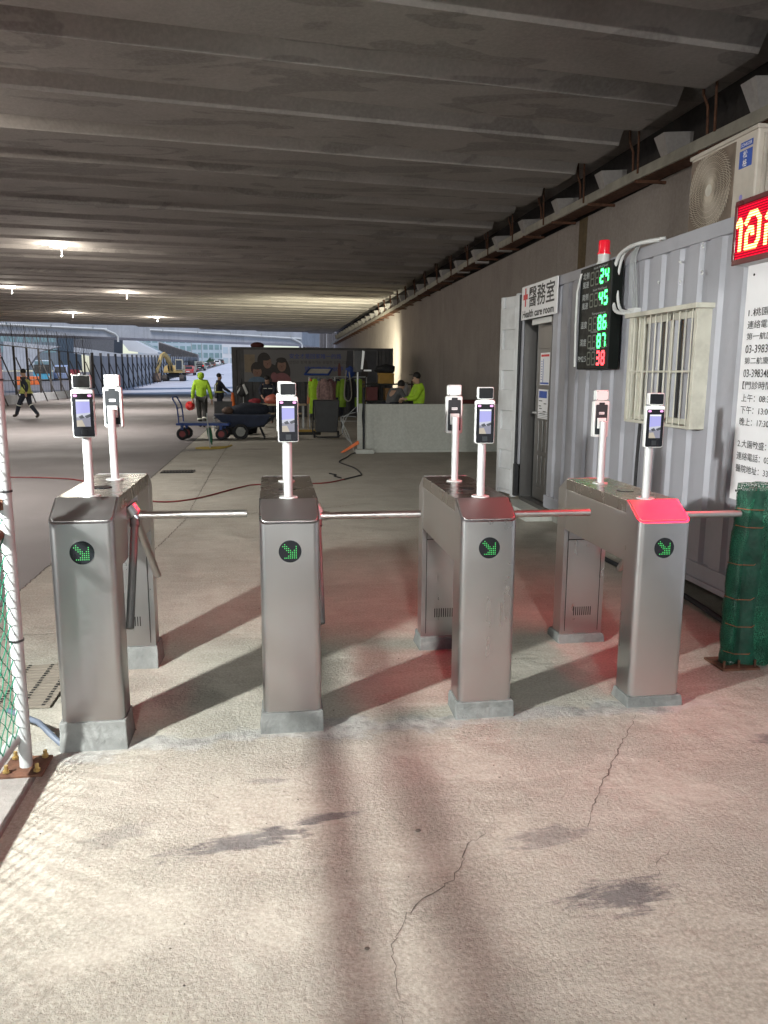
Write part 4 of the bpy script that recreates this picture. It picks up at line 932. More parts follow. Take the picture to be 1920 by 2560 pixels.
person('person in dark uniform with reflective belt and cap reaching towards an orange cone', (-1.98, 29.9, 0), R(-70),
       dict(elR=(.20, .18, 1.12), wrR=(.16, .40, 1.0), elL=(-.22, .06, 1.12), wrL=(-.2, .22, 1.0)),
       dict(jacket=NAVY, trousers=NAVY, cap=HAIR, belt=YELV, long=1, boot=.5, ankle_tape=1), scale=.95)
person('person in dark jacket with pale chest stripes leaning over the table before the banner', (-.15, 26.3, 0), R(172),
       dict(waist=(0, .03, 1.04), chest=(0, .12, 1.20), neck=(0, .22, 1.34), jaw=(0, .29, 1.38), skull=(0, .30, 1.46), shL=(-.18, .14, 1.30), shR=(.18, .14, 1.30), elL=(-.25, .26, 1.06), wrL=(-.16, .42, .92), elR=(.25, .26, 1.06), wrR=(.16, .42, .92)),
       dict(jacket=NAVY, trousers=NAVY, boot=.3), scale=1.0, turn=0)
g_ = bpy.data.objects['person.003']; mb = MB()
for sx in (-.10, .07): mb.box(sx-.06, sx+.06, .266, .274, 1.15, 1.17)
mb.build('chest_stripe', REFL, g_, 0)
person('person in lime green jacket and dark cap working behind the pale concrete panel', (3.42, 18.4, 0), R(100),
       dict(chest=(0, .04, 1.25), elL=(-.22, .16, 1.10), wrL=(-.12, .36, 1.08), elR=(.22, .14, 1.10), wrR=(.12, .35, 1.05), jaw=(0, .08, 1.50), skull=(0, .07, 1.59), neck=(0, .04, 1.43)),
       dict(jacket=LIME, trousers=OLIVE, cap=HAIR, long=1), scale=.99)
person('person in grey jacket bending behind the pale concrete panel, partly hidden by the lime jacket', (2.85, 19.1, 0), R(-60),
       dict(waist=(0, .05, 1.03), chest=(0, .16, 1.15), neck=(0, .27, 1.26), jaw=(0, .33, 1.30), skull=(0, .34, 1.38), shL=(-.17, .18, 1.24), shR=(.17, .18, 1.24), elL=(-.2, .3, 1.0), wrL=(-.14, .42, .86), elR=(.2, .3, 1.0), wrR=(.14, .42, .86)),
       dict(jacket=mat('grey work fabric', (0.12, 0.12, 0.125), 0.85, 0, 0.2), trousers=NAVY, cap=HAIR), scale=1.0)
hm = MB(); hm.lathe([(0, .0), (.135, 0), (.14, .015), (.118, .02), (.112, .09), (.07, .145), (0, .16)], (0, 0, 0), 18)
o = hm.build('safety_helmet', REDP); o.location = (-2.50, 24.45, .66); o.rotation_euler = (R(80), R(20), 0); tag(o, 'red safety helmet held at the side of the lime green jacket', 'helmet')

# ================================================================ MIDDLE GROUND
# pale concrete panel with its light post
bp_ = thing('concrete_barrier', 'long pale concrete barrier panel standing on the floor', 'barrier', (1.76, 16.42, 0))
mb = MB(); mb.box(0, 3.35, 0, .13, .02, 1.02); mb.build('panel', PALEC, bp_, 0, .008)
mb = MB(); mb.box(-.02, .12, -.035, .0, .02, 1.03); mb.box(.0, 3.35, -.03, .0, .0, .05); mb.build('edge_frame', PALEC, bp_, 0, .004)
lp = thing('light_stand', 'grey light stand on concrete foot at the left end of the pale panel', 'light stand', (1.86, 16.25, 0))
mb = MB(); mb.prism([(-.17, -.13, 0), (.21, -.13, 0), (.21, .13, 0), (-.17, .13, 0)], (0, 0, .09)); mb.build('foot', PALEC, lp, 0, .02)
mb = MB(); mb.cyl((0, 0, .09), .024, 1.28, 10); mb.build('pole', DARKG, lp)
mb = MB(); mb.cyl((-.12, .05, .86), .018, .82, 10); mb.build('upper_pole', ALU, lp)
mb = MB(); mb.box(-.20, -.03, .0, .12, 1.68, 2.12); mb.build('lamp_head', BLACKP, lp, 0, .01)
mb = MB(); mb.prism([(-.06, -.02, 1.74), (-.02, -.02, 1.74), (.02, -.02, 2.1), (-.03, -.02, 2.12)], (0, .02, 0)); mb.box(.0, .16, -.02, .0, 1.70, 1.73); mb.build('bracket', ALU, lp, 0)
mb = MB(); mb.tube(smoothpts([(.05, .0, 1.6), (.02, .02, 1.2), (-.03, -.02, .8), (.0, 0, .4)]), .012, 6); mb.build('cable', RUBBER, lp)
o = MB(); o.prism([(-.38, -.03, .02), (-.30, -.03, .02), (.02, -.03, .20), (.0, -.03, .27)], (0, .05, 0)); ob = o.build('folded_barrier', ORANGE, smooth=0, bevel=.006); ob.location = (1.75, 16.3, 0); tag(ob, 'orange folded barrier arm leaning at the foot of the light stand', 'barrier')
o = MB()
for k in range(3): o.tube(smoothpts([(1.72, 16.5, .95-.1*k), (1.52-.06*k, 16.4, .75), (1.42+.05*k, 16.35, .45), (1.62, 16.4, .2), (1.68, 16.4, .02)]), .007, 6)
tag(o.build('cable_bundle', GALVP), 'pale loose cables hanging at the panel end', 'cable')

# banner container at the back
bc_ = thing('banner_container', 'dark shipping container behind the workers carrying the safety banner', 'container', (-1.5, 30.0, 0))
DKC = mat('dark container paint', (0.06, 0.06, 0.065), 0.55, 0, 0.25, 3, dirt=0.3)
mb = MB(); per = .28; x = .10; pts = []
while x < 5.95:
    for f, d in ((0, 0), (.26, 0), (.36, 1), (.64, 1), (.74, 0)): pts.append((x+f*per, d*.036))
    x += per
for (xa, ya), (xb, yb) in zip(pts, pts[1:]): mb.face([(xa, ya, .14), (xb, yb, .14), (xb, yb, 2.5), (xa, ya, 2.5)])
mb.box(.02, 6.0, .07, 2.4, .1, 2.55); mb.build('wall', DKC, bc_, 0)
mb = MB(); mb.box(0, 6.06, -.012, .07, 2.5, 2.6); mb.box(0, 6.06, -.012, .07, .02, .14); mb.box(0, .12, -.014, .06, .14, 2.5); mb.box(5.94, 6.06, -.014, .06, .14, 2.5); mb.build('frame', DKC, bc_, 0, .004)
bn = thing('safety_banner', 'dim printed safety banner with smiling family and blue slogan on the dark container', 'banner', (-1.05, 29.96, 1.33))
mb = MB(); mb.box(0, 5.0, 0, .012, 0, 1.18); mb.build('sheet', mat('banner print ground', (0.17, 0.165, 0.17), 0.6, 0, 0.1, .6), bn, 0)
bnx, bnz = (1, 0, 0), (0, 0, 1)
BCOL = [mat('printed skin', (0.26, 0.15, 0.11), 0.6), mat('printed hair', (0.03, 0.024, 0.022), 0.6), mat('printed pink', (0.24, 0.09, 0.10), 0.6), mat('printed blue', (0.10, 0.16, 0.24), 0.6), mat('printed beige', (0.24, 0.19, 0.13), 0.6), mat('printed dark red', (0.15, 0.05, 0.045), 0.6), mat('printed dusk', (0.05, 0.05, 0.06), 0.6)]
mb = MB(); lvl = [0]
def ell(cx, cz, rx, rz_, m, a0=0, a1=360, n=22):
    mb.mi = m; lvl[0] += 1
    mb.face([(cx+rx*math.cos(R(a0+(a1-a0)*k/n)), -.001-.0009*lvl[0], cz+rz_*math.sin(R(a0+(a1-a0)*k/n))) for k in range(n if a1-a0 == 360 else n+1)])
mb.mi = 4; mb.face([(.02, -.0012, .35), (.40, -.0012, .35), (.40, -.0012, 1.0), (.02, -.0012, 1.0)])
ell(.92, .28, .40, .40, 1); ell(.74, .78, .25, .30, 1); ell(.86, .70, .155, .21, 0); ell(.80, .88, .17, .10, 1); ell(1.40, .48, .27, .40, 1); ell(1.58, .35, .13, .30, 1); ell(1.39, .60, .165, .225, 0); ell(1.38, .80, .19, .10, 1); ell(1.38, .0, .36, .34, 2, 0, 180); ell(1.10, .20, .12, .15, 2)
ell(.46, .48, .215, .25, 1); ell(.48, .36, .165, .20, 0); ell(.47, .54, .19, .09, 1); ell(.48, .0, .34, .19, 3, 0, 180)
for fx, fz in ((.87, .68), (1.39, .58), (.48, .35)):
    ell(fx-.06, fz+.03, .022, .008, 5); ell(fx+.06, fz+.03, .022, .008, 5); ell(fx, fz-.02, .018, .03, 5); ell(fx, fz-.085, .05, .018, 2, 180, 360)
mb.mi = 6; mb.face([(3.75, -.0012, .01), (4.98, -.0012, .01), (4.98, -.0012, 1.17), (3.85, -.0012, 1.17)]); ell(4.5, .45, .14, .42, 1); ell(3.55, .42, .06, .3, 5)
mb.build('family_print', BCOL, bn, 0)
mb = MB(); mb.mi = 0; text(mb, '安全才是回家唯一的路', (1.68, -.002, .86), bnx, bnz, .19, 1.95, .004, .008); text(mb, '請確實百全狀態', (2.25, -.002, .40), bnx, bnz, .18, 1.45, .004, .008)
mb.mi = 1; text(mb, '안전은 함께 돌아가는 유일한 길입니다', (1.68, -.002, .67), bnx, bnz, .12, 2.15, .004, .004); mb.build('lettering', [mat('faded blue print', (0.04, 0.07, 0.30), 0.6), mat('faded black print', (0.06, 0.055, 0.055), 0.6)], bn, 0)
bg_ = MB(); bg_.ball((0, 0, 0), .20, 12, (1, .55, 1.25)); bk_ = thing('backpack', 'black and white backpack hanging on the left edge of the dark container', 'bag', (-1.15, 29.75, 1.02)); bg_.build('body', BLACKP, bk_, 60)
mb = MB(); mb.prism([(.02, -.12, .20), (.10, -.12, .24), (.24, -.10, -.10), (.16, -.12, -.16)], (0, .03, 0)); mb.prism([(-.17, -.12, -.05), (-.05, -.13, .12), (-.07, -.13, .0), (-.16, -.12, -.13)], (0, .02, 0)); mb.build('white_panel', WHITEP, bk_, 0)
mb = MB(); mb.tube([(0, .05, .2), (.0, .18, .42)], .015, 6); mb.build('strap', BLACKP, bk_)
sv = thing('hanging_shovel', 'pale steel shovel hanging under the backpack on the dark container', 'shovel', (-1.10, 29.8, .18)); mb = MB(); mb.tube([(0, 0, .3), (0, 0, .72)], .015, 6); mb.tube([(-.06, 0, .72), (.06, 0, .72)], .014, 6); mb.build('handle', ALU, sv); mb = MB(); mb.prism([(-.11, 0, .32), (.11, 0, .32), (.10, 0, .05), (0, 0, -.02), (-.10, 0, .05)], (0, .015, 0)); mb.build('blade', GALVP, sv, 0)
o = MB(); o.ball((0, 0, .10), .26, 12, (1, .7, .5)); ob = o.build('tarpaulin_bundle', mat('dark red tarpaulin', (0.10, 0.025, 0.022), 0.8), smooth=60); ob.location = (-.55, 30.3, 2.57); tag(ob, 'dark red bundle lying on top of the dark container', 'bundle')
cn = thing('traffic_cone', 'orange traffic cone held upright beside the dark container', 'cone', (-1.42, 28.4, 0)); mb = MB(); mb.lathe([(.14, .03), (.13, .05), (.045, .95), (.03, .97), (0, .97)], n=16); mb.build('cone', ORANGE, cn); mb = MB(); mb.box(-.2, .2, -.2, .2, 0, .03); mb.build('base', RUBBER, cn, 0, .01)

# table with things on it
tb = thing('work_table', 'long narrow wooden table in front of the banner container', 'table', (-.55, 24.3, 0))
mb = MB(); mb.box(-.25, 1.55, -.30, .30, .68, .73); mb.build('top', TANW, tb, 0, .004)
mb = MB(); mb.box(-.10, 1.45, -.25, .25, .42, .45); mb.build('shelf', TANW, tb, 0)
for x in (-.15, 1.45):
    for y in (-.25, .25): mb = MB(); mb.box(x-.025, x+.025, y-.025, y+.025, 0, .68); mb.build('leg', GALVP, tb, 0)
def blob(name, label, cat, loc, r, sc, m, seed=1, amp=.18):
    mb = MB(); mb.ball((0, 0, 0), r, 14, sc); rr = random.Random(seed)
    for v in mb.bm.verts: v.co *= 1+rr.uniform(-amp, amp)
    o = mb.build(name, m, smooth=60); o.location = loc; return tag(o, label, cat)
blob('plastic_bag', 'crumpled orange red plastic bag on the table by the leaning person', 'bag', (-.02, 24.25, .86), .17, (1.4, .8, .85), mat('translucent red bag', (0.50, 0.13, 0.09), 0.5), 3)
blob('plastic_bag', 'small pinkish bag on the right half of the table', 'bag', (.45, 24.25, .83), .12, (.8, .8, .9), mat('pinkish bag', (0.5, 0.25, 0.2), 0.5), 4)
blob('folded_cloth', 'dark red cloth heap at the left end of the table', 'cloth', (-.55, 24.3, .80), .15, (1.2, .9, .6), mat('dark red cloth', (0.22, 0.02, 0.03), 0.8), 5)
bt = thing('water_bottle', 'dark blue bottle standing on the table', 'bottle', (.62, 24.15, .73)); mb = MB(); mb.lathe([(0, 0), (.045, 0), (.045, .2), (.02, .26), (0, .26)], n=12); mb.build('body', BLUEP, bt); mb = MB(); mb.lathe([(0, .26), (.022, .26), (.022, .3), (0, .3)], n=10); mb.build('cap', WHITEP, bt)
for k, (x, m_, l_) in enumerate(((-.40, REDP, 'red drink can on the lower table shelf at its left end'), (-.22, mat('white can', (.6, .55, .5), .4), 'white can beside the red can on the lower table shelf'))):
    mb = MB(); mb.lathe([(0, 0), (.04, 0), (.045, .01), (.045, .14), (.03, .155), (0, .155)], n=12); o = mb.build('drink_can', m_); o.location = (x, 24.15, .45); tag(o, l_, 'can', 'cans on the table shelf')

# clothes rack and what hangs on it
rk = thing('clothes_rack', 'pale metal clothes rack loaded with work jackets', 'rack', (1.10, 24.2, 0))
mb = MB(); mb.tube([(0, 0, 1.55), (1.75, 0, 1.55)], .018, 8); mb.build('rail', GALVP, rk)
for x in (0, .78, 1.75):
    mb = MB(); mb.tube([(x, 0, .03), (x, 0, 1.55)], .02, 8); mb.build('upright', ALU, rk)
mb = MB(); mb.tube([(0, -.3, .03), (0, .3, .03)], .02, 6); mb.tube([(1.75, -.3, .03), (1.75, .3, .03)], .02, 6); mb.tube([(0, 0, .2), (1.75, 0, .2)], .015, 6); mb.build('foot', GALVP, rk)
def garment(label, x, m, w_, h_, ln=.9, seed=0, dy=0.0, sleeves=True):
    t = thing('hanging_jacket', label, 'jacket', (1.10+x, 24.2+dy, 1.55), 0, 'jackets hanging on the clothes rack'); r = random.Random(seed)
    mb = MB(); n = 18; rings = []
    for j in range(9):
        f = j/8; z = -.06-h_*f; ww = w_*(.35+.65*min(1, f*4))*(1+.12*math.sin(f*5+seed)); pts = []
        for i in range(n):
            a = 2*math.pi*i/n; fo = 1+.16*math.sin(3*a+seed)+.12*math.sin(7*a+seed*2+f*2)*f
            pts.append(Vector((ww*math.cos(a)*fo*.5+.02*math.sin(4*f+seed), .10*math.sin(a)*fo, z)))
        rings.append(pts)
    mb.loft(rings); mb.build('body', m, t, 60)
    if sleeves:
        for s_ in (-1, 1):
            mb = MB(); mb.tube([(s_*w_*.34, 0, -.14), (s_*w_*.50, -.03, -.36), (s_*w_*.52, -.05, -.62)], [.06, .055, .045], 10); mb.build('sleeve', m, t, 60)
    mb = MB(); mb.tube([(0, 0, .02), (.02, 0, .0), (.01, 0, -.04), (-w_*.3, 0, -.09)], .006, 5); mb.tube([(.01, 0, -.04), (w_*.3, 0, -.09)], .006, 5); mb.build('hanger', GALVP, t)
PLAID = mat('faded pink plaid cloth', (0.30, 0.19, 0.18), 0.85, 0, 0.45, 16)
garment('narrow orange strip of a jacket at the left end of the rack', .02, ORANGE, .16, .75, seed=1, sleeves=False)
garment('lime green jacket at the left end of the rack', .14, LIME, .30, 1.05, seed=2, dy=-.06)
garment('pale blue work cloth hanging behind the lime jacket', .27, mat('pale blue cloth', (0.22, 0.30, 0.36), .8), .24, .7, seed=3, dy=.08)
garment('faded pink plaid jacket on the rack', .46, PLAID, .40, .72, seed=4, dy=-.10)
garment('dull red jacket right of the plaid one', .66, mat('dull red cloth', (0.16, 0.07, 0.075), .85), .32, .66, seed=5)
garment('black work coat in the middle of the rack', .86, NAVY, .40, 1.1, seed=6, dy=.05)
garment('olive lime jacket right of the white upright', 1.02, mat('dim lime fabric', (0.22, 0.36, 0.03), .8), .34, .85, seed=7, dy=-.05)
garment('black harness vest near the right end of the rack', 1.25, RUBBER, .30, 1.0, seed=8, dy=-.08)
garment('dim lime green jacket at the right end of the rack', 1.50, mat('dim lime fabric', (0.22, 0.36, 0.03)), .42, .85, seed=9)
garment('dark trousers hanging low behind the lime jacket', .30, OLIVE, .34, 1.25, seed=10, dy=.16, sleeves=False)
st_ = thing('signboard_tray', 'white board with blue edges lying tilted on top of the clothes rack', 'board', (1.25, 24.0, 1.60)); mb = MB(); mb.prism([(-.30, -.25, 0), (.40, -.25, 0), (.55, .25, .17), (-.12, .25, .17)], (0, -.0, .03)); mb.build('board', mat('cream board', (0.55, 0.52, 0.42), .6), st_, 0)
mb = MB()
for a, b in (((-.30, -.25, .02), (.40, -.25, .02)), ((.40, -.25, .02), (.55, .25, .19)), ((.55, .25, .19), (-.12, .25, .19)), ((-.12, .25, .19), (-.30, -.25, .02))): mb.tube([a, b], .035, 6)
mb.build('blue_edge', BLUEP, st_)
blob('tool_bag', 'dark blue tool bag on the rack top beside the blue edged board', 'bag', (2.33, 24.1, 1.70), .15, (1, .7, 1.1), BLUEP, 8)
hs_ = MB(); hs_.tube(smoothpts([(0, 0, 1.75), (-.06, -.1, 1.3), (-.07, -.12, .95), (.04, -.13, .82), (.14, -.12, .95), (.13, -.1, 1.3), (.08, 0, 1.7)]), .02, 7); ob = hs_.build('safety_rope', mat('dirty pale rope', (.30, .28, .24), .8)); ob.location = (2.22, 24.0, 0); tag(ob, 'pale safety rope looped over the rack', 'rope')
wbk = thing('wheelie_bin', 'black rectangular bin in a wheeled frame in front of the rack', 'bin', (1.35, 20.3, 0)); mb = MB(); mb.loft([[Vector((x, y, .16)) for x, y in ((-.27, -.2), (.27, -.2), (.27, .2), (-.27, .2))], [Vector((x, y, .98)) for x, y in ((-.33, -.25), (.33, -.25), (.33, .25), (-.33, .25))]]); mb.build('tub', BLACKP, wbk, 0, .02)
mb = MB(); mb.tube([(-.34, -.3, .98), (-.37, -.3, .12), (-.25, -.32, .05), (.28, -.32, .05), (.40, -.3, .14), (.36, -.28, .6)], .018, 7); mb.build('frame', DARKG, wbk)
for x in (-.3, .32): mb = MB(); mb.cyl((x-.03, .1, .09), .09, .05, 14, (1, 0, 0)); mb.build('wheel', RUBBER, wbk)
br = thing('floor_broom', 'wide yellow floor broom standing in front of the rack', 'broom', (.83, 21.4, 0)); mb = MB(); mb.box(-.45, .45, -.04, .04, .08, .14); mb.build('head', mat('dull yellow wood', (.35, .22, .04), .7), br, 0); mb = MB(); mb.box(-.44, .44, -.05, .05, 0, .08); mb.build('bristles', OLIVE, br, 0); mb = MB(); mb.tube([(.1, 0, .12), (.12, .25, 1.35)], .014, 6); mb.build('handle', TANW, br)

# wheelbarrow, platform cart, folding chair
wbw = thing('wheelbarrow', 'dark blue tub cart with grey wheels in front of the table', 'cart', (-.55, 20.4, 0))
mb = MB(); mb.loft([[Vector((x, y, .30)) for x, y in ((-.62, -.26), (.30, -.26), (.30, .26), (-.62, .26))], [Vector((x, y, .62)) for x, y in ((-.95, -.36), (.50, -.36), (.50, .36), (-.95, .36))]]); mb.build('tub', mat('dark blue tub steel', (0.03, 0.04, 0.075), .5, 0, .3), wbw, 0, .015)
mb = MB(); mb.tube([(-.35, -.3, .2), (.3, -.3, .34), (.75, -.3, .72)], .02, 7); mb.tube([(-.35, .3, .2), (.3, .3, .34), (.75, .3, .72)], .02, 7); mb.tube([(.2, -.3, .3), (.32, -.3, .0)], .018, 6); mb.tube([(.2, .3, .3), (.32, .3, .0)], .018, 6); mb.build('frame', DARKG, wbw)
for y in (-.33, .33):
    mb = MB(); mb.tube([(-.28+.17*math.cos(k*math.pi/10), y, .19+.17*math.sin(k*math.pi/10)) for k in range(21)], .035, 8); w_ = mb.build('tyre', RUBBER, wbw, 60); mb = MB(); mb.cyl((-.28, y-.02, .19), .12, .04, 16, (0, 1, 0)); mb.build('rim', mat('pale wheel rim', (.28, .28, .26), .6), w_)
blob('load_sack', 'dark blue sack lying in the tub cart', 'sack', (-.6, 20.4, .72), .30, (1.7, .9, .62), NAVY, 9, .1)
blob('load_sack', 'brown strapped bundle at the left edge of the tub cart', 'sack', (-1.15, 20.4, .70), .2, (.8, .9, .5), mat('brown canvas', (.12, .07, .05), .8), 10, .1)
pc = thing('platform_cart', 'blue platform cart with upright handle and black wheels', 'cart', (-2.28, 20.2, 0), R(-6))
mb = MB(); mb.box(-.08, 1.22, -.32, .32, .36, .42); mb.build('deck', BLUEP, pc, 0, .008)
mb = MB(); mb.box(-.02, 1.16, -.28, .28, .4205, .428); mb.build('deck_mat', mat('grey deck mat', (.12, .13, .16), .7), pc, 0)
mb = MB(); mb.tube(smoothpts([(-.02, -.27, .42), (-.05, -.27, .8), (-.14, -.27, 1.0), (-.16, -.22, 1.05), (-.16, .22, 1.05), (-.14, .27, 1.0), (-.05, .27, .8), (-.02, .27, .42)], 4), .017, 8); mb.tube([(-.06, -.27, .78), (-.06, .27, .78)], .013, 6); mb.tube([(-.03, -.27, .58), (-.03, .27, .58)], .013, 6); mb.build('handle', BLUEP, pc)
for x in (.06, 1.02):
    for y in (-.27, .27):
        mb = MB(); mb.tube([(x+.11*math.cos(k*math.pi/9), y, .15+.11*math.sin(k*math.pi/9)) for k in range(19)], .042, 8); w_ = mb.build('tyre', RUBBER, pc, 60); mb = MB(); mb.cyl((x, y-.025, .15), .08, .05, 14, (0, 1, 0)); mb.build('rim', mat('dark red rim', (.22, .03, .03), .5), w_)
        mb = MB(); mb.box(x-.03, x+.03, y-.06, y+.06, .26, .36); mb.build('caster_fork', BLUEP, pc, 0)
fc = thing('folding_chair', 'black folding camp chair beside the tub cart', 'chair', (-1.42, 22.6, 0))
mb = MB(); mb.prism([(-.25, -.2, .40), (.25, -.2, .40), (.25, .2, .36), (-.25, .2, .36)], (0, 0, .02)); mb.build('seat', BLACKP, fc, 0); mb = MB(); mb.prism([(-.25, .2, .42), (.25, .2, .42), (.25, .32, .85), (-.25, .32, .85)], (0, .02, 0)); mb.build('backrest', BLACKP, fc, 0)
for x in (-.25, .25):
    for a, b in (((x, -.22, 0), (x, .22, .42)), ((x, .22, 0), (x, -.22, .42))): mb = MB(); mb.tube([a, b], .012, 6); mb.build('leg', GALVP, fc)
blob('equipment_pile', 'dark heap of tools and straps between the carts', 'pile', (-1.0, 21.7, .22), .42, (1.3, .7, .6), RUBBER, 12, .25)
hr = thing('hose_stand', 'thin pale pole with yellow hose coiled at its foot', 'hose', (-1.42, 17.6, 0)); mb = MB(); mb.tube([(.02, 0, 0), (-.03, 0, .78)], .013, 8); mb.build('pole', GALVP, hr); mb = MB(); mb.tube(smoothpts([(-.28, -.1, .02), (0, -.22, .02), (.3, -.05, .02), (.48, .15, .06), (.38, .25, .02), (.1, .1, .02), (-.2, .05, .02), (-.28, -.08, .02)]), .018, 7); mb.build('hose', mat('mustard hose', (.40, .29, .06), .5), hr)
ub = MB(); ub.tube([(-1.45, 18.0, .42), (-1.42, 17.95, .25), (-1.38, 17.9, .06)], [.055, .06, .01], 10); tag(ub.build('folded_umbrella', mat('dark green cloth', (0.01, .10, .045), .7), smooth=60), 'short dark green folded umbrella leaning on the thin pole', 'umbrella')
cr = MB(); cr.tube(smoothpts([(-4.9, 13.0, .012), (-4.29, 12.93, .012), (-3.6, 12.81, .012), (-2.96, 12.42, .012), (-2.2, 11.2, .012), (-1.58, 10.28, .012), (-1.08, 10.39, .012), (-.50, 11.43, .012), (-.22, 11.7, .012), (.68, 11.73, .012), (1.08, 12.15, .012)]), .010, 6); tag(cr.build('extension_cord', mat('dull red cord', (.20, .025, .025), .6)), 'dull red extension cord crossing the floor and road behind the turnstiles', 'cord')
cr = MB(); cr.tube(smoothpts([(1.08, 12.15, .012), (1.35, 12.55, .012), (1.42, 12.75, .012), (1.40, 13.6, .012), (1.25, 14.3, .012), (1.22, 14.7, .012), (1.42, 15.4, .012), (1.6, 16.1, .012), (1.76, 16.35, .012)]), .012, 6); cr.tube(smoothpts([(1.05, 12.3, .012), (.95, 12.5, .02), (1.0, 12.7, .012), (.9, 12.9, .012)]), .010, 5); tag(cr.build('extension_cord', RUBBER), 'black extension cord kinking towards the light stand', 'cord')
# behind the panel: shelf with crates
sh = thing('storage_shelf', 'dark storage shelf behind the pale panel against the wall', 'shelf', (2.6, 22.6, 0)); mb = MB(); [mb.box(0, 1.5, 0, .5, z, z+.04) for z in (.3, .85, 1.33)]; mb.build('boards', OLIVE, sh, 0)
for x in (0, 1.46):
    for y in (0, .46): mb = MB(); mb.box(x, x+.04, y, y+.04, 0, 1.45); mb.build('upright', RUST, sh, 0)
def crate(name, label, loc, sx, sy, sz, m, lid=None):
    t = thing(name, label, 'box', loc); mb = MB(); mb.box(0, sx, 0, sy, 0, sz); mb.build('body', m, t, 0, .01); mb = MB(); mb.box(-.01, sx+.01, -.01, sy+.01, sz-.04, sz+.02); mb.build('lid', lid or m, t, 0, .006)
crate('tool_box', 'yellow box on top of the dark shelf', (3.05, 22.6, 1.37), .42, .4, .28, mat('dusty yellow', (.40, .22, .03), .6))
crate('tool_box', 'brown carton beside the yellow box, lower on the shelf', (3.20, 22.5, .89), .3, .4, .33, mat('brown card', (.22, .12, .05), .8))
crate('tool_box', 'dark red crate low on the shelf left of the carton', (2.68, 22.5, .89), .3, .4, .36, mat('dark red crate', (.12, .02, .02), .6))
crate('tool_box', 'red metal box on the floor near the container door leaf', (4.55, 18.5, .72), .35, .3, .3, mat('dark red crate', (.12, .02, .02), .6))
crate('cable_drum_case', 'dark grey case standing under the red metal box', (4.45, 18.4, 0), .6, .5, .70, DARKG)
blob('plastic_sack', 'grey white plastic sack on the shelf behind the workers', 'sack', (3.55, 21.5, 1.2), .19, (.9, .7, 1.25), mat('dirty white sack', (.36, .36, .36), .6), 14)
crate('stacked_case', 'dark case under the white sack', (3.3, 21.3, 0), .6, .5, .98, OLIVE)
blob('sack_pile', 'dark sacks heaped on the dark shelf top', 'pile', (3.25, 22.8, 1.78), .22, (1.4, .8, .6), RUBBER, 15)

# ================================================================ FAR END AND OUTSIDE
gd = thing('box_girder', 'pale grey bridge girder crossing beyond the end of the deck', 'bridge', (0, 0, 0))
PTS = [(-38, 46.2), (-18.0, 57.6), (-11, 61.2), (-2.6, 66.2), (2.6, 69.3)]
PTS = [(x*1.12, y*1.12) for x, y in PTS]
mb = MB(); rings = []
for x, y in PTS:
    y += .8; bz = 4.47 - .006*(x+20) if x < -2 else 4.36
    rings.append([Vector((x, y, 6.4)), Vector((x, y, bz+.10)), Vector((x+.1, y+.5, bz)), Vector((x+2, y+5, bz)), Vector((x+2, y+5, 6.4))])
mb.loft(rings); mb.build('girder', FARC, gd, 20)
def gy(x):
    for (a, ya), (b, yb) in zip(PTS, PTS[1:]):
        if a <= x <= b: return ya+(yb-ya)*(x-a)/(b-a)+.8
    return 70
for x0, x1, zz0, zz1 in ((-27, -13.5, 5.31, 5.15), (-10.3, 2.8, 5.24, 4.97)):
    mb = MB(); mb.tube([(x, gy(x)-.12, zz0+(zz1-zz0)*(x-x0)/(x1-x0)) for x in (x0, (x0+x1)/2, x1)], .075, 8); mb.build('drain_pipe', WHITEP, gd)
    for k in range(5): x = x0+1+(x1-x0-2)*k/4; mb = MB(); mb.box(x-.03, x+.03, gy(x)-.25, gy(x), zz0-.12, zz0+.10); mb.build('pipe_bracket', GALVP, gd, 0)
for x, z in ((-13.7, 5.15), (1.9, 4.98)):
    mb = MB(); mb.tube([(x, gy(x)-.12, z), (x+.8, gy(x+.8)-.16, z-.35), (x+1.0, gy(x+1)-.16, z-.6), (x+1.0, gy(x+1)-.16, z-1.0)], .085, 8); mb.build('down_pipe', WHITEP, gd)

# left boundary: steel mesh fence, then concrete panel wall
lf = thing('site_fence', 'dark steel braced site fence with wire mesh along the left of the road', 'fence', (-13.5, 0, 0))
DST = mat('dark fence steel', (0.075, 0.07, 0.072), 0.7, 0.2, 0.3)
y = 33.0; k = 0
while y < 62:
    mb = MB(); mb.box(-.05, .05, y-.05, y+.05, 0, 3.0); mb.build('post', DST, lf, 0)
    mb = MB(); mb.tube([(.06, y+.1, 2.4), (.9, y+.15, .02)], .035, 6); mb.build('brace', DST, lf)
    mb = MB(); mb.tube([(0, y, 2.98), (-.1, y+.1, 4.2)], .02, 5); mb.build('mesh_arm', DST, lf); y += 2.25
mb = MB(); mb.tube([(0, 33, 2.98), (0, 62, 2.98)], .03, 6); mb.tube([(0, 33, 1.2), (0, 62, 1.2)], .03, 6); mb.build('rail', DST, lf)
mb = MB()
for k in range(52): y = 33+k*.56; mb.tube([(0, y, .1), (0, y, 2.95)], .005, 4, False)
for k in range(40): y = 33+k*.75; mb.tube([(0, y, 2.98), (-.05, y+.7, 3.6), (-.1, y+.1, 4.2)], .008, 4, False); mb.tube([(0, y+.7, 2.98), (-.05, y, 3.6), (-.1, y+.6, 4.2)], .008, 4, False)
mb.build('wire_mesh', DST, lf, 0)
mb = MB(); mb.box(-.25, .15, 33, 62.5, 0, .45); mb.build('footing', FARC, lf, 0)
lw = thing('panel_wall', 'long grey concrete panel wall with dark steel posts beyond the site fence', 'wall', (-13.5, 0, 0))
y = 62.5; k = 0
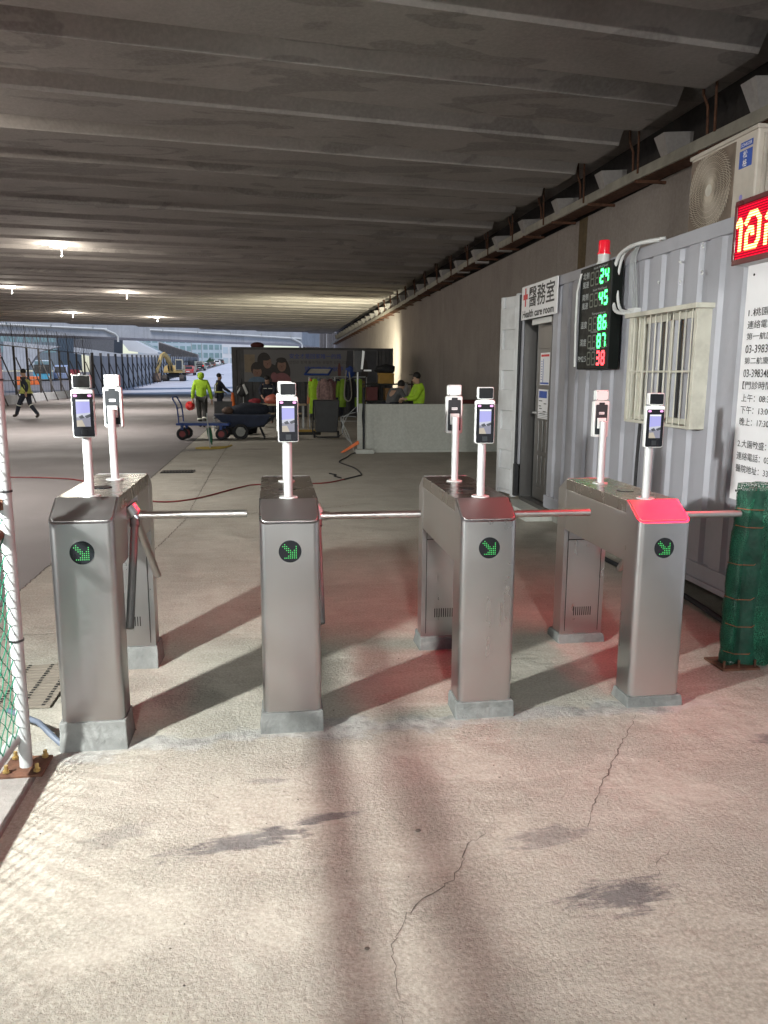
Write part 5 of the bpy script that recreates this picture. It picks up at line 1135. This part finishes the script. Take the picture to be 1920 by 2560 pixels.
while y < 170:
    x = -.9*max(0, (y-75))/40; xn = -.9*max(0, (y+2.9-75))/40; g0 = gz(-13.5+x, y)
    mb = MB(); mb.prism([(x, y+.05, g0-.3), (xn, y+2.93, g0-.3), (xn, y+2.93, g0+2.9), (x, y+.05, g0+2.9)], (-.2, 0, 0)); mb.build('panel', FARC, lw, 0)
    mb = MB(); mb.box(x-.05, x+.12, y-.09, y+.05, g0-.3, g0+3.1); mb.build('post', DST, lw, 0)
    mb = MB(); mb.tube([(x+.1, y, g0+2.3), (x+.9, y+.1, g0)], .04, 5); mb.build('brace', DST, lw)
    y += 3.0
# shapes beyond the left fence
def far_prism(name, label, cat, px, Y, depth, m, group=None):
    t = thing(name, label, cat, tuple(at(px[0][0], px[0][1], Y)), 0, group); o_ = Vector(t.location)
    mb = MB(); mb.prism([at(a, b, Y)-o_ for a, b in px], (0, depth, 0)); mb.build('wall' if cat != 'wall' else 'panel', m, t, 0); return t, o_
WHITEF = mat('white far slab', (0.62, 0.63, 0.66), .7, 0, .08, .3); PALEB = mat('pale blue facade', (0.42, 0.50, 0.56), .5, 0, .1, .2); TEAL = mat('teal glass', (0.20, 0.31, 0.34), .2, 0, .2, .3)
far_prism('concrete_wall', 'grey stained wall behind the bus, at far left', 'wall', [(8, 853), (8, 928), (66, 922), (98, 880), (150, 866)], 110, 1.0, FARC)
ow, oo = far_prism('concrete_ramp', 'grey ramp parapet crossing behind the panel wall', 'bridge', [(184, 868), (184, 883), (285, 901), (415, 898), (415, 884), (300, 884)], 125, 6.0, FARC)
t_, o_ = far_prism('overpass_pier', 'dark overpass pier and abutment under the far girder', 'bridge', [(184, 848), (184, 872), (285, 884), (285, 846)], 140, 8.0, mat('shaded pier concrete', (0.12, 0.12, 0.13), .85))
t_, o_ = far_prism('stair_slab', 'white sloping stair slab beyond the panel wall', 'stair', [(287, 850), (300, 850), (322, 877), (395, 888), (395, 880), (330, 848)], 150, 6.0, WHITEF)
t_, o_ = far_prism('escalator_roof', 'grey green sloping canopy left of the excavator', 'canopy', [(335, 846), (345, 846), (408, 886), (398, 888)], 155, 6.0, mat('grey green canopy', (.30, .36, .36), .6))
t_, o_ = far_prism('noise_barrier', 'ribbed pale noise barrier descending behind the excavator', 'barrier', [(396, 853), (396, 888), (410, 926), (495, 920), (495, 886), (450, 872)], 185, 3.0, mat('pale rib barrier', (.40, .39, .40), .7))
mb = MB()
for k in range(28): px = 398+k*3.5; a = at(px, 856+max(0, (px-398))*.31, 184.8); b = at(px, 921, 184.8); mb.tube([a-o_, b-o_], .12, 4)
mb.build('rib', mat('dark rib', (.12, .11, .11), .7), t_, 0)
t_, o_ = far_prism('noise_barrier', 'bright ribbed wall seen between the deck end and the banner container', 'barrier', [(748, 830), (748, 880), (845, 880), (845, 830)], 95, 2.0, mat('ribbed white wall', (.55, .55, .57), .7))
mb = MB(); r = random.Random(3)
for k in range(22): px = 750+k*4.3; mb.tube([at(px, 831, 94.9)-o_, at(px, 880, 94.9)-o_], r.choice((.06, .1, .14)), 4)
mb.build('rib', mat('dark rib', (.12, .11, .11)), t_, 0)
# buildings at the end of the road
def building(label, px0, px1, py0, py1, Y, D, wallm, winm, nx, nz):
    a = at(px0, py1, Y); b = at(px1, py0, Y); W_ = b.x-a.x; H_ = b.z-a.z; t = thing('building', label, 'building', (a.x, Y, a.z-6))
    mb = MB(); mb.box(0, W_, 0, D, 0, H_+6); mb.build('wall', wallm, t, 0); mb = MB(); mb.box(-.3, W_+.3, -.3, D+.3, H_+6, H_+6.8); mb.build('roof', WHITEF, t, 0)
    for i in range(nx):
        for j in range(nz):
            x0 = W_*(i+.12)/nx; x1 = W_*(i+.88)/nx; z0 = 6+H_*(j+.2)/nz; z1 = 6+H_*(j+.8)/nz
            mb = MB(); mb.box(x0, x1, -.06, 0.02, z0, z1); mb.build('window', winm, t, 0)
building('pale blue terminal building with wide glass bands at the end of the road', 480, 562, 838, 918, 420, 30, PALEB, TEAL, 6, 4)
building('white far building with tall glass panels right of the tree', 556, 640, 836, 916, 380, 25, WHITEF, PALEB, 5, 3)
building('teal glass block behind the far canopy', 345, 480, 822, 880, 500, 30, PALEB, TEAL, 8, 3)
building('long dark roofed hall behind the bus road at far left', -60, 140, 835, 885, 330, 40, mat('slate facade', (.16, .19, .22), .6), TEAL, 10, 2)
for k, px in enumerate((480, 505)):
    p = at(px, 905, 300); t = thing('lamp_post', 'thin pale lamp post far away, %s the far tree' % ('well left of' if k == 0 else 'just left of'), 'lamp post', (p.x, 300, gz(p.x, 300)), 0, 'far lamp posts'); mb = MB(); mb.cyl((0, 0, 0), .14, 13, 8); mb.build('pole', GALVP, t); mb = MB(); mb.tube([(0, 0, 13), (1.2, 0, 13.3)], .1, 6); mb.build('arm', GALVP, t)
# tree
p = at(527, 905, 290); tr = thing('tree', 'small round green tree standing by the far building', 'tree', (p.x, 290, gz(p.x, 290)))
mb = MB(); mb.tube([(0, 0, -.5), (.1, 0, 1.6), (.0, .1, 3.2)], [.22, .17, .08], 8); [mb.tube([(.05, 0, 1.5+.3*k), (math.cos(k*2)*1.1, math.sin(k*2)*1.0, 3+.25*k)], [.09, .03], 6) for k in range(5)]; mb.build('trunk', BOOT, tr)
LEAF = NT('tree leaves'); LEAF.set(Base_Color=LEAF.mix(LEAF.ramp(LEAF.noise(1.6, 3), .35, .65), (0.03, 0.07, 0.04), (0.08, 0.15, 0.09)), Roughness=.7)
mb = MB(); r = random.Random(5)
for k in range(2600):
    u = r.random()**.4; a = r.uniform(0, 6.28); c = r.uniform(-1, 1); s_ = math.sqrt(1-c*c); lob = 1+.22*math.sin(3*a+2*c)+.15*math.sin(5*c+1)
    q = Vector((1.75*u*s_*math.cos(a)*lob, 1.75*u*s_*math.sin(a)*lob, 3.3+2.0*u*c*lob)); n1 = Vector((r.uniform(-1, 1), r.uniform(-1, 1), r.uniform(-1, 1))).normalized()*.17; n2 = n1.orthogonal().normalized()*.12
    mb.face([q-n1, q-n2, q+n1, q+n2])
mb.build('crown', LEAF.m, tr, 0)

# excavator on the ramp
ex = thing('excavator', 'yellow tracked excavator with bucket lowered on the road', 'excavator', (-12.1, 101, gz(-12.1, 101)), R(0))
for x in (-1.15, 1.15):
    mb = MB(); prof = [(-1.7, .35), (-1.5, .08), (-1.2, 0), (1.2, 0), (1.5, .08), (1.7, .35), (1.55, .72), (1.2, .85), (-1.2, .85), (-1.55, .72)]
    mb.prism([(x-.3, a, b) for a, b in prof], (.6, 0, 0)); tk = mb.build('track', mat('muddy track', (.07, .06, .055), .9, 0, .3), ex, 0)
    mb = MB()
    for k in range(6): mb.cyl((x+(.31 if x > 0 else -.31), -1.2+.48*k, .32), .18, .04, 12, (1 if x > 0 else -1, 0, 0))
    mb.build('road_wheel', DARKG, tk)
mb = MB(); mb.box(-.9, .9, -1.0, 1.0, .5, 1.0); mb.cyl((0, 0, .9), .7, .25, 20); mb.build('undercarriage', DARKG, ex, 0)
mb = MB(); mb.prism([(-1.3, -1.3, 1.12), (-1.3, 2.3, 1.12), (-1.3, 2.3, 2.05), (-1.3, 1.9, 2.2), (-1.3, -.2, 2.0), (-1.3, -1.3, 1.5)], (2.6, 0, 0)); mb.build('house', YELLOW, ex, 0, .05)
mb = MB(); mb.prism([(.35, -1.45, 1.5), (.35, -.1, 1.5), (.35, -.15, 2.95), (.35, -1.2, 2.95)], (.95, 0, 0)); cb = mb.build('cab', mat('pale cab paint', (.5, .45, .32), .5), ex, 0, .04)
mb = MB(); mb.prism([(.42, -1.485, 1.6), (1.23, -1.485, 1.6), (1.23, -1.25, 2.85), (.42, -1.25, 2.85)], (0, .02, 0)); mb.build('windscreen', GLASS, cb, 0)
mb = MB(); mb.prism([(1.302, -1.3, 1.7), (1.302, -.3, 1.7), (1.302, -.3, 2.8), (1.302, -1.15, 2.8)], (.01, 0, 0)); mb.build('side_window', GLASS, cb, 0)
def arm(name, pts, ws, wid, m):
    mb = MB(); P = [Vector(p) for p in pts]; rings = []
    for i, p in enumerate(P):
        d = (P[min(len(P)-1, i+1)]-P[max(0, i-1)]).normalized(); sd = Vector((0, 0, 1)).cross(d).normalized() if abs(d.z) < .99 else Vector((1, 0, 0)); u = d.cross(sd)
        rings.append([p+sd*wid/2+u*ws[i]/2, p-sd*wid/2+u*ws[i]/2, p-sd*wid/2-u*ws[i]/2, p+sd*wid/2-u*ws[i]/2])
    mb.loft(rings); return mb.build(name, m, ex, 0, .03)
ex.scale = (.88, .88, .88)
arm('boom', [(-.25, -1.0, 1.6), (-.4, -1.9, 2.75), (-.75, -2.8, 3.5), (-1.0, -3.3, 3.6)], [.5, .62, .5, .34], .45, YELLOW)
arm('stick', [(-.8, -3.0, 3.75), (-1.15, -3.7, 3.4), (-1.75, -5.0, 1.0)], [.4, .45, .26], .34, YELLOW)
for a, b in (((-.1, -1.4, 1.4), (-.2, -2.0, 2.5)), ((-.55, -1.4, 1.4), (-.62, -2.0, 2.5)), ((-.55, -2.1, 3.3), (-.9, -3.2, 4.0)), ((-1.2, -3.9, 3.1), (-1.75, -5.2, 1.7))):
    mb = MB(); mb.tube([a, Vector(a).lerp(Vector(b), .6), Vector(a).lerp(Vector(b), .61), b], [.09, .09, .05, .05], 8); mb.build('hydraulic_ram', DARKG, ex)
mb = MB(); mb.prism([(-2.55, -5.0, 1.1), (-2.55, -5.75, .75), (-2.55, -6.0, .1), (-2.55, -5.5, -.3), (-2.55, -4.85, .1)], (1.4, 0, 0)); bk2 = mb.build('bucket', mat('rusty bucket steel', (.22, .15, .11), .8, .2, .35, 4), ex, 0, .03)
mb = MB()
for k in range(5): mb.prism([(-2.5+.29*k, -5.55, -.28), (-2.36+.29*k, -5.55, -.28), (-2.38+.29*k, -5.95, -.42), (-2.48+.29*k, -5.95, -.42)], (0, 0, .06))
mb.build('teeth', DARKG, bk2, 0)

# cars queueing on the ramp, bus road
def car(label, px, Y, m, h=1.5, tail=True, van=False, rz=0.0, zoff=None, group='cars queueing on the far ramp', xw=None):
    x = at(px, 920, Y).x if xw is None else xw; t = thing('car', label, 'car', (x, Y, gz(x, Y) if zoff is None else zoff), rz, group); s = h/1.5
    P = [(-2.1, .35), (-2.1, .85*s), (-1.75, .98*s), (-1.35, 1.5*s), (.5, 1.5*s), (1.15, .98*s), (2.05, .85*s), (2.15, .35)] if not van else [(-2.1, .35), (-2.1, 1.0*s), (-1.95, 1.62*s), (1.0, 1.62*s), (1.6, 1.0*s), (2.1, .9*s), (2.15, .35)]
    mb = MB(); mb.loft([[Vector((xx*(1 if z < 1.0*s else .84), y, z)) for y, z in P] for xx in (-.88, -.3, .3, .88)]); mb.build('body', m, t, 25, .05)
    mb = MB(); mb.prism([(-.66, -1.80, 1.02*s), (.66, -1.80, 1.02*s), (.58, -1.46, 1.42*s), (-.58, -1.46, 1.42*s)], (0, -.03, 0)); mb.build('rear_window', GLASS, t, 0)
    for sx in (-1, 1):
        mb = MB(); mb.box(sx*.72-.12, sx*.72+.12, -2.13, -2.09, .70*s, .86*s); mb.build('tail_light', m_glow('tail light', (1, .03, .02), 1.2) if tail else REDP, t, 0)
        for yy in (-1.35, 1.35): mb = MB(); mb.cyl((sx*.70, yy, .31), .31, sx*.2, 16, (1, 0, 0)); mb.build('wheel', RUBBER, t)
    mb = MB(); mb.box(-.26, .26, -2.125, -2.10, .5, .62); mb.build('number_plate', WHITEP, t, 0); return t
for a in (('red car half hidden behind the excavator track', 473, 128, mat('faded red car', (.35, .06, .06), .35), 1.45), ('black van just right of the excavator cab', 479, 150, mat('black car', (.02, .02, .022), .3), 1.9), ('black suv with bright red tail lights in the middle of the queue', 501, 160, mat('black car', (.02, .02, .022)), 1.8),
          ('silver car right of the black suv', 489, 190, mat('silver car', (.45, .46, .48), .3, .3), 1.5), ('white van beyond the black suv', 511, 205, mat('white car', (.7, .7, .72), .3), 1.9), ('dark grey car below the far tree', 519, 200, mat('grey car', (.10, .10, .11), .3), 1.5), ('brown car right of the dark grey car', 532, 215, mat('brown car', (.14, .08, .06), .3), 1.5), ('white car at the right end of the queue', 544, 225, mat('white car', (.7, .7, .72)), 1.5), ('small dark car farthest right under the far building', 553, 235, mat('black car', (.02, .02, .022)), 1.5)):
    car(a[0], a[1], a[2], a[3], a[4], tail='suv' in a[0], van='van' in a[0])
for nm, lab, px, Y, zz, m in (('red car with headlights on behind the site fence, left one', '', 161, 138, .35, mat('faded red car', (.35, .06, .06))), ('dark red car with headlights on behind the site fence, right one', '', 186, 142, .4, mat('dark red car', (.2, .03, .03), .3))):
    c = car(nm, px, Y, m, 1.5, False, False, math.pi+.2, zz+.2, 'cars on the bus road')
    for sx in (-.62, .62): mb = MB(); mb.cyl((sx, 2.12, .68), .16, .05, 12, (0, 1, 0)); mb.build('headlight', m_glow('headlight', (1, .95, .85), 14), c)
pb = at(106, 920, 120); bs = thing('bus', 'pale blue city bus standing behind the site fence', 'bus', (pb.x, 120, gz(pb.x, 120)*.6), R(196))
BB = mat('sky blue bus paint', (.10, .42, .60), .4, 0, .1, 1); BW = mat('white bus paint', (.6, .66, .72), .4, 0, .1, 1)
mb = MB(); mb.box(-1.25, 1.25, -10.5, 0, .35, 1.5); mb.build('lower_body', BB, bs, 0, .06); mb = MB(); mb.box(-1.25, 1.25, -10.5, -.02, 1.501, 3.1); mb.build('upper_body', BW, bs, 0, .08)
mb = MB(); mb.box(-1.1, 1.1, 0.0, .04, 1.2, 2.45); mb.build('windscreen', GLASS, bs, 0); mb = MB(); mb.box(-1.0, 1.0, .0, .05, 2.55, 2.95); mb.build('destination_board', TEAL, bs, 0)
for sx in (-1, 1):
    mb = MB(); [mb.box(sx*1.25-.02, sx*1.25+.02, -10.2+k*1.5, -8.9+k*1.5, 1.6, 2.5) for k in range(7)]; mb.build('side_windows', TEAL, bs, 0)
    mb = MB(); mb.cyl((sx*.9, .0, .75), .14, .06, 12, (0, 1, 0)); mb.build('headlight', WHITEP, bs); [0]
    for yy in (-1.6, -8.2): mb = MB(); mb.cyl((sx*1.0, yy, .48), .48, sx*.28, 18, (1, 0, 0)); mb.build('wheel', RUBBER, bs)
pb = at(150, 918, 128); t = thing('minibus', 'white and blue minibus beside the pale blue bus', 'bus', (pb.x, 128, gz(pb.x, 128)*.6), R(190))
mb = MB(); mb.prism([(-1.0, 0, .4), (-1.0, .1, 1.2), (-1.0, -.7, 2.3), (-1.0, -5.5, 2.5), (-1.0, -5.6, .4)], (2.0, 0, 0)); mb.build('body', mat('light blue minibus', (.35, .42, .62), .4), t, 0, .06); mb = MB(); mb.prism([(-.85, .06, 1.28), (.85, .06, 1.28), (.78, -.62, 2.2), (-.78, -.62, 2.2)], (0, .04, 0)); mb.build('windscreen', GLASS, t, 0)
for sx in (-1, 1):
    for yy in (-1, -4.5): mb = MB(); mb.cyl((sx*.8, yy, .38), .38, sx*.22, 14, (1, 0, 0)); mb.build('wheel', RUBBER, t)
for k, px in enumerate((52, 59, 66)):
    p = at(px, 920, 95); t = thing('water_barrier', ['orange water filled barrier nearest the fence post', 'orange water filled barrier in the middle of three', 'orange water filled barrier closest to the pale blue bus'][k], 'barrier', (p.x, 95+k*1.5, gz(p.x, 95)), 0, 'orange barriers behind the site fence'); mb = MB(); mb.prism([(-.6, -.28, .0), (-.6, .28, 0), (-.6, .12, .95), (-.6, -.12, .95)], (1.2, 0, 0)); mb.build('body', ORANGE, t, 0, .04); mb = MB(); mb.box(-.5, .5, -.3, .3, 0, .12); mb.build('foot', ORANGE, t, 0)
p = at(28, 960, 60); t = thing('plywood_hoarding', 'rusty brown plywood hoarding leaning by the site fence at far left', 'hoarding', (-12.9, 38.5, 0)); mb = MB(); mb.prism([(-.4, 0, 0), (.5, .2, 0), (.45, .2, 2.0), (.1, .1, 2.35), (-.4, 0, 2.3)], (0, .12, 0)); mb.build('sheet', mat('rusty sheet', (.20, .13, .09), .85, 0, .3), t, 0); mb = MB(); mb.tube([(-.2, .1, 1.8), (-.5, 1.0, 0)], .04, 6); mb.build('prop', DST, t)
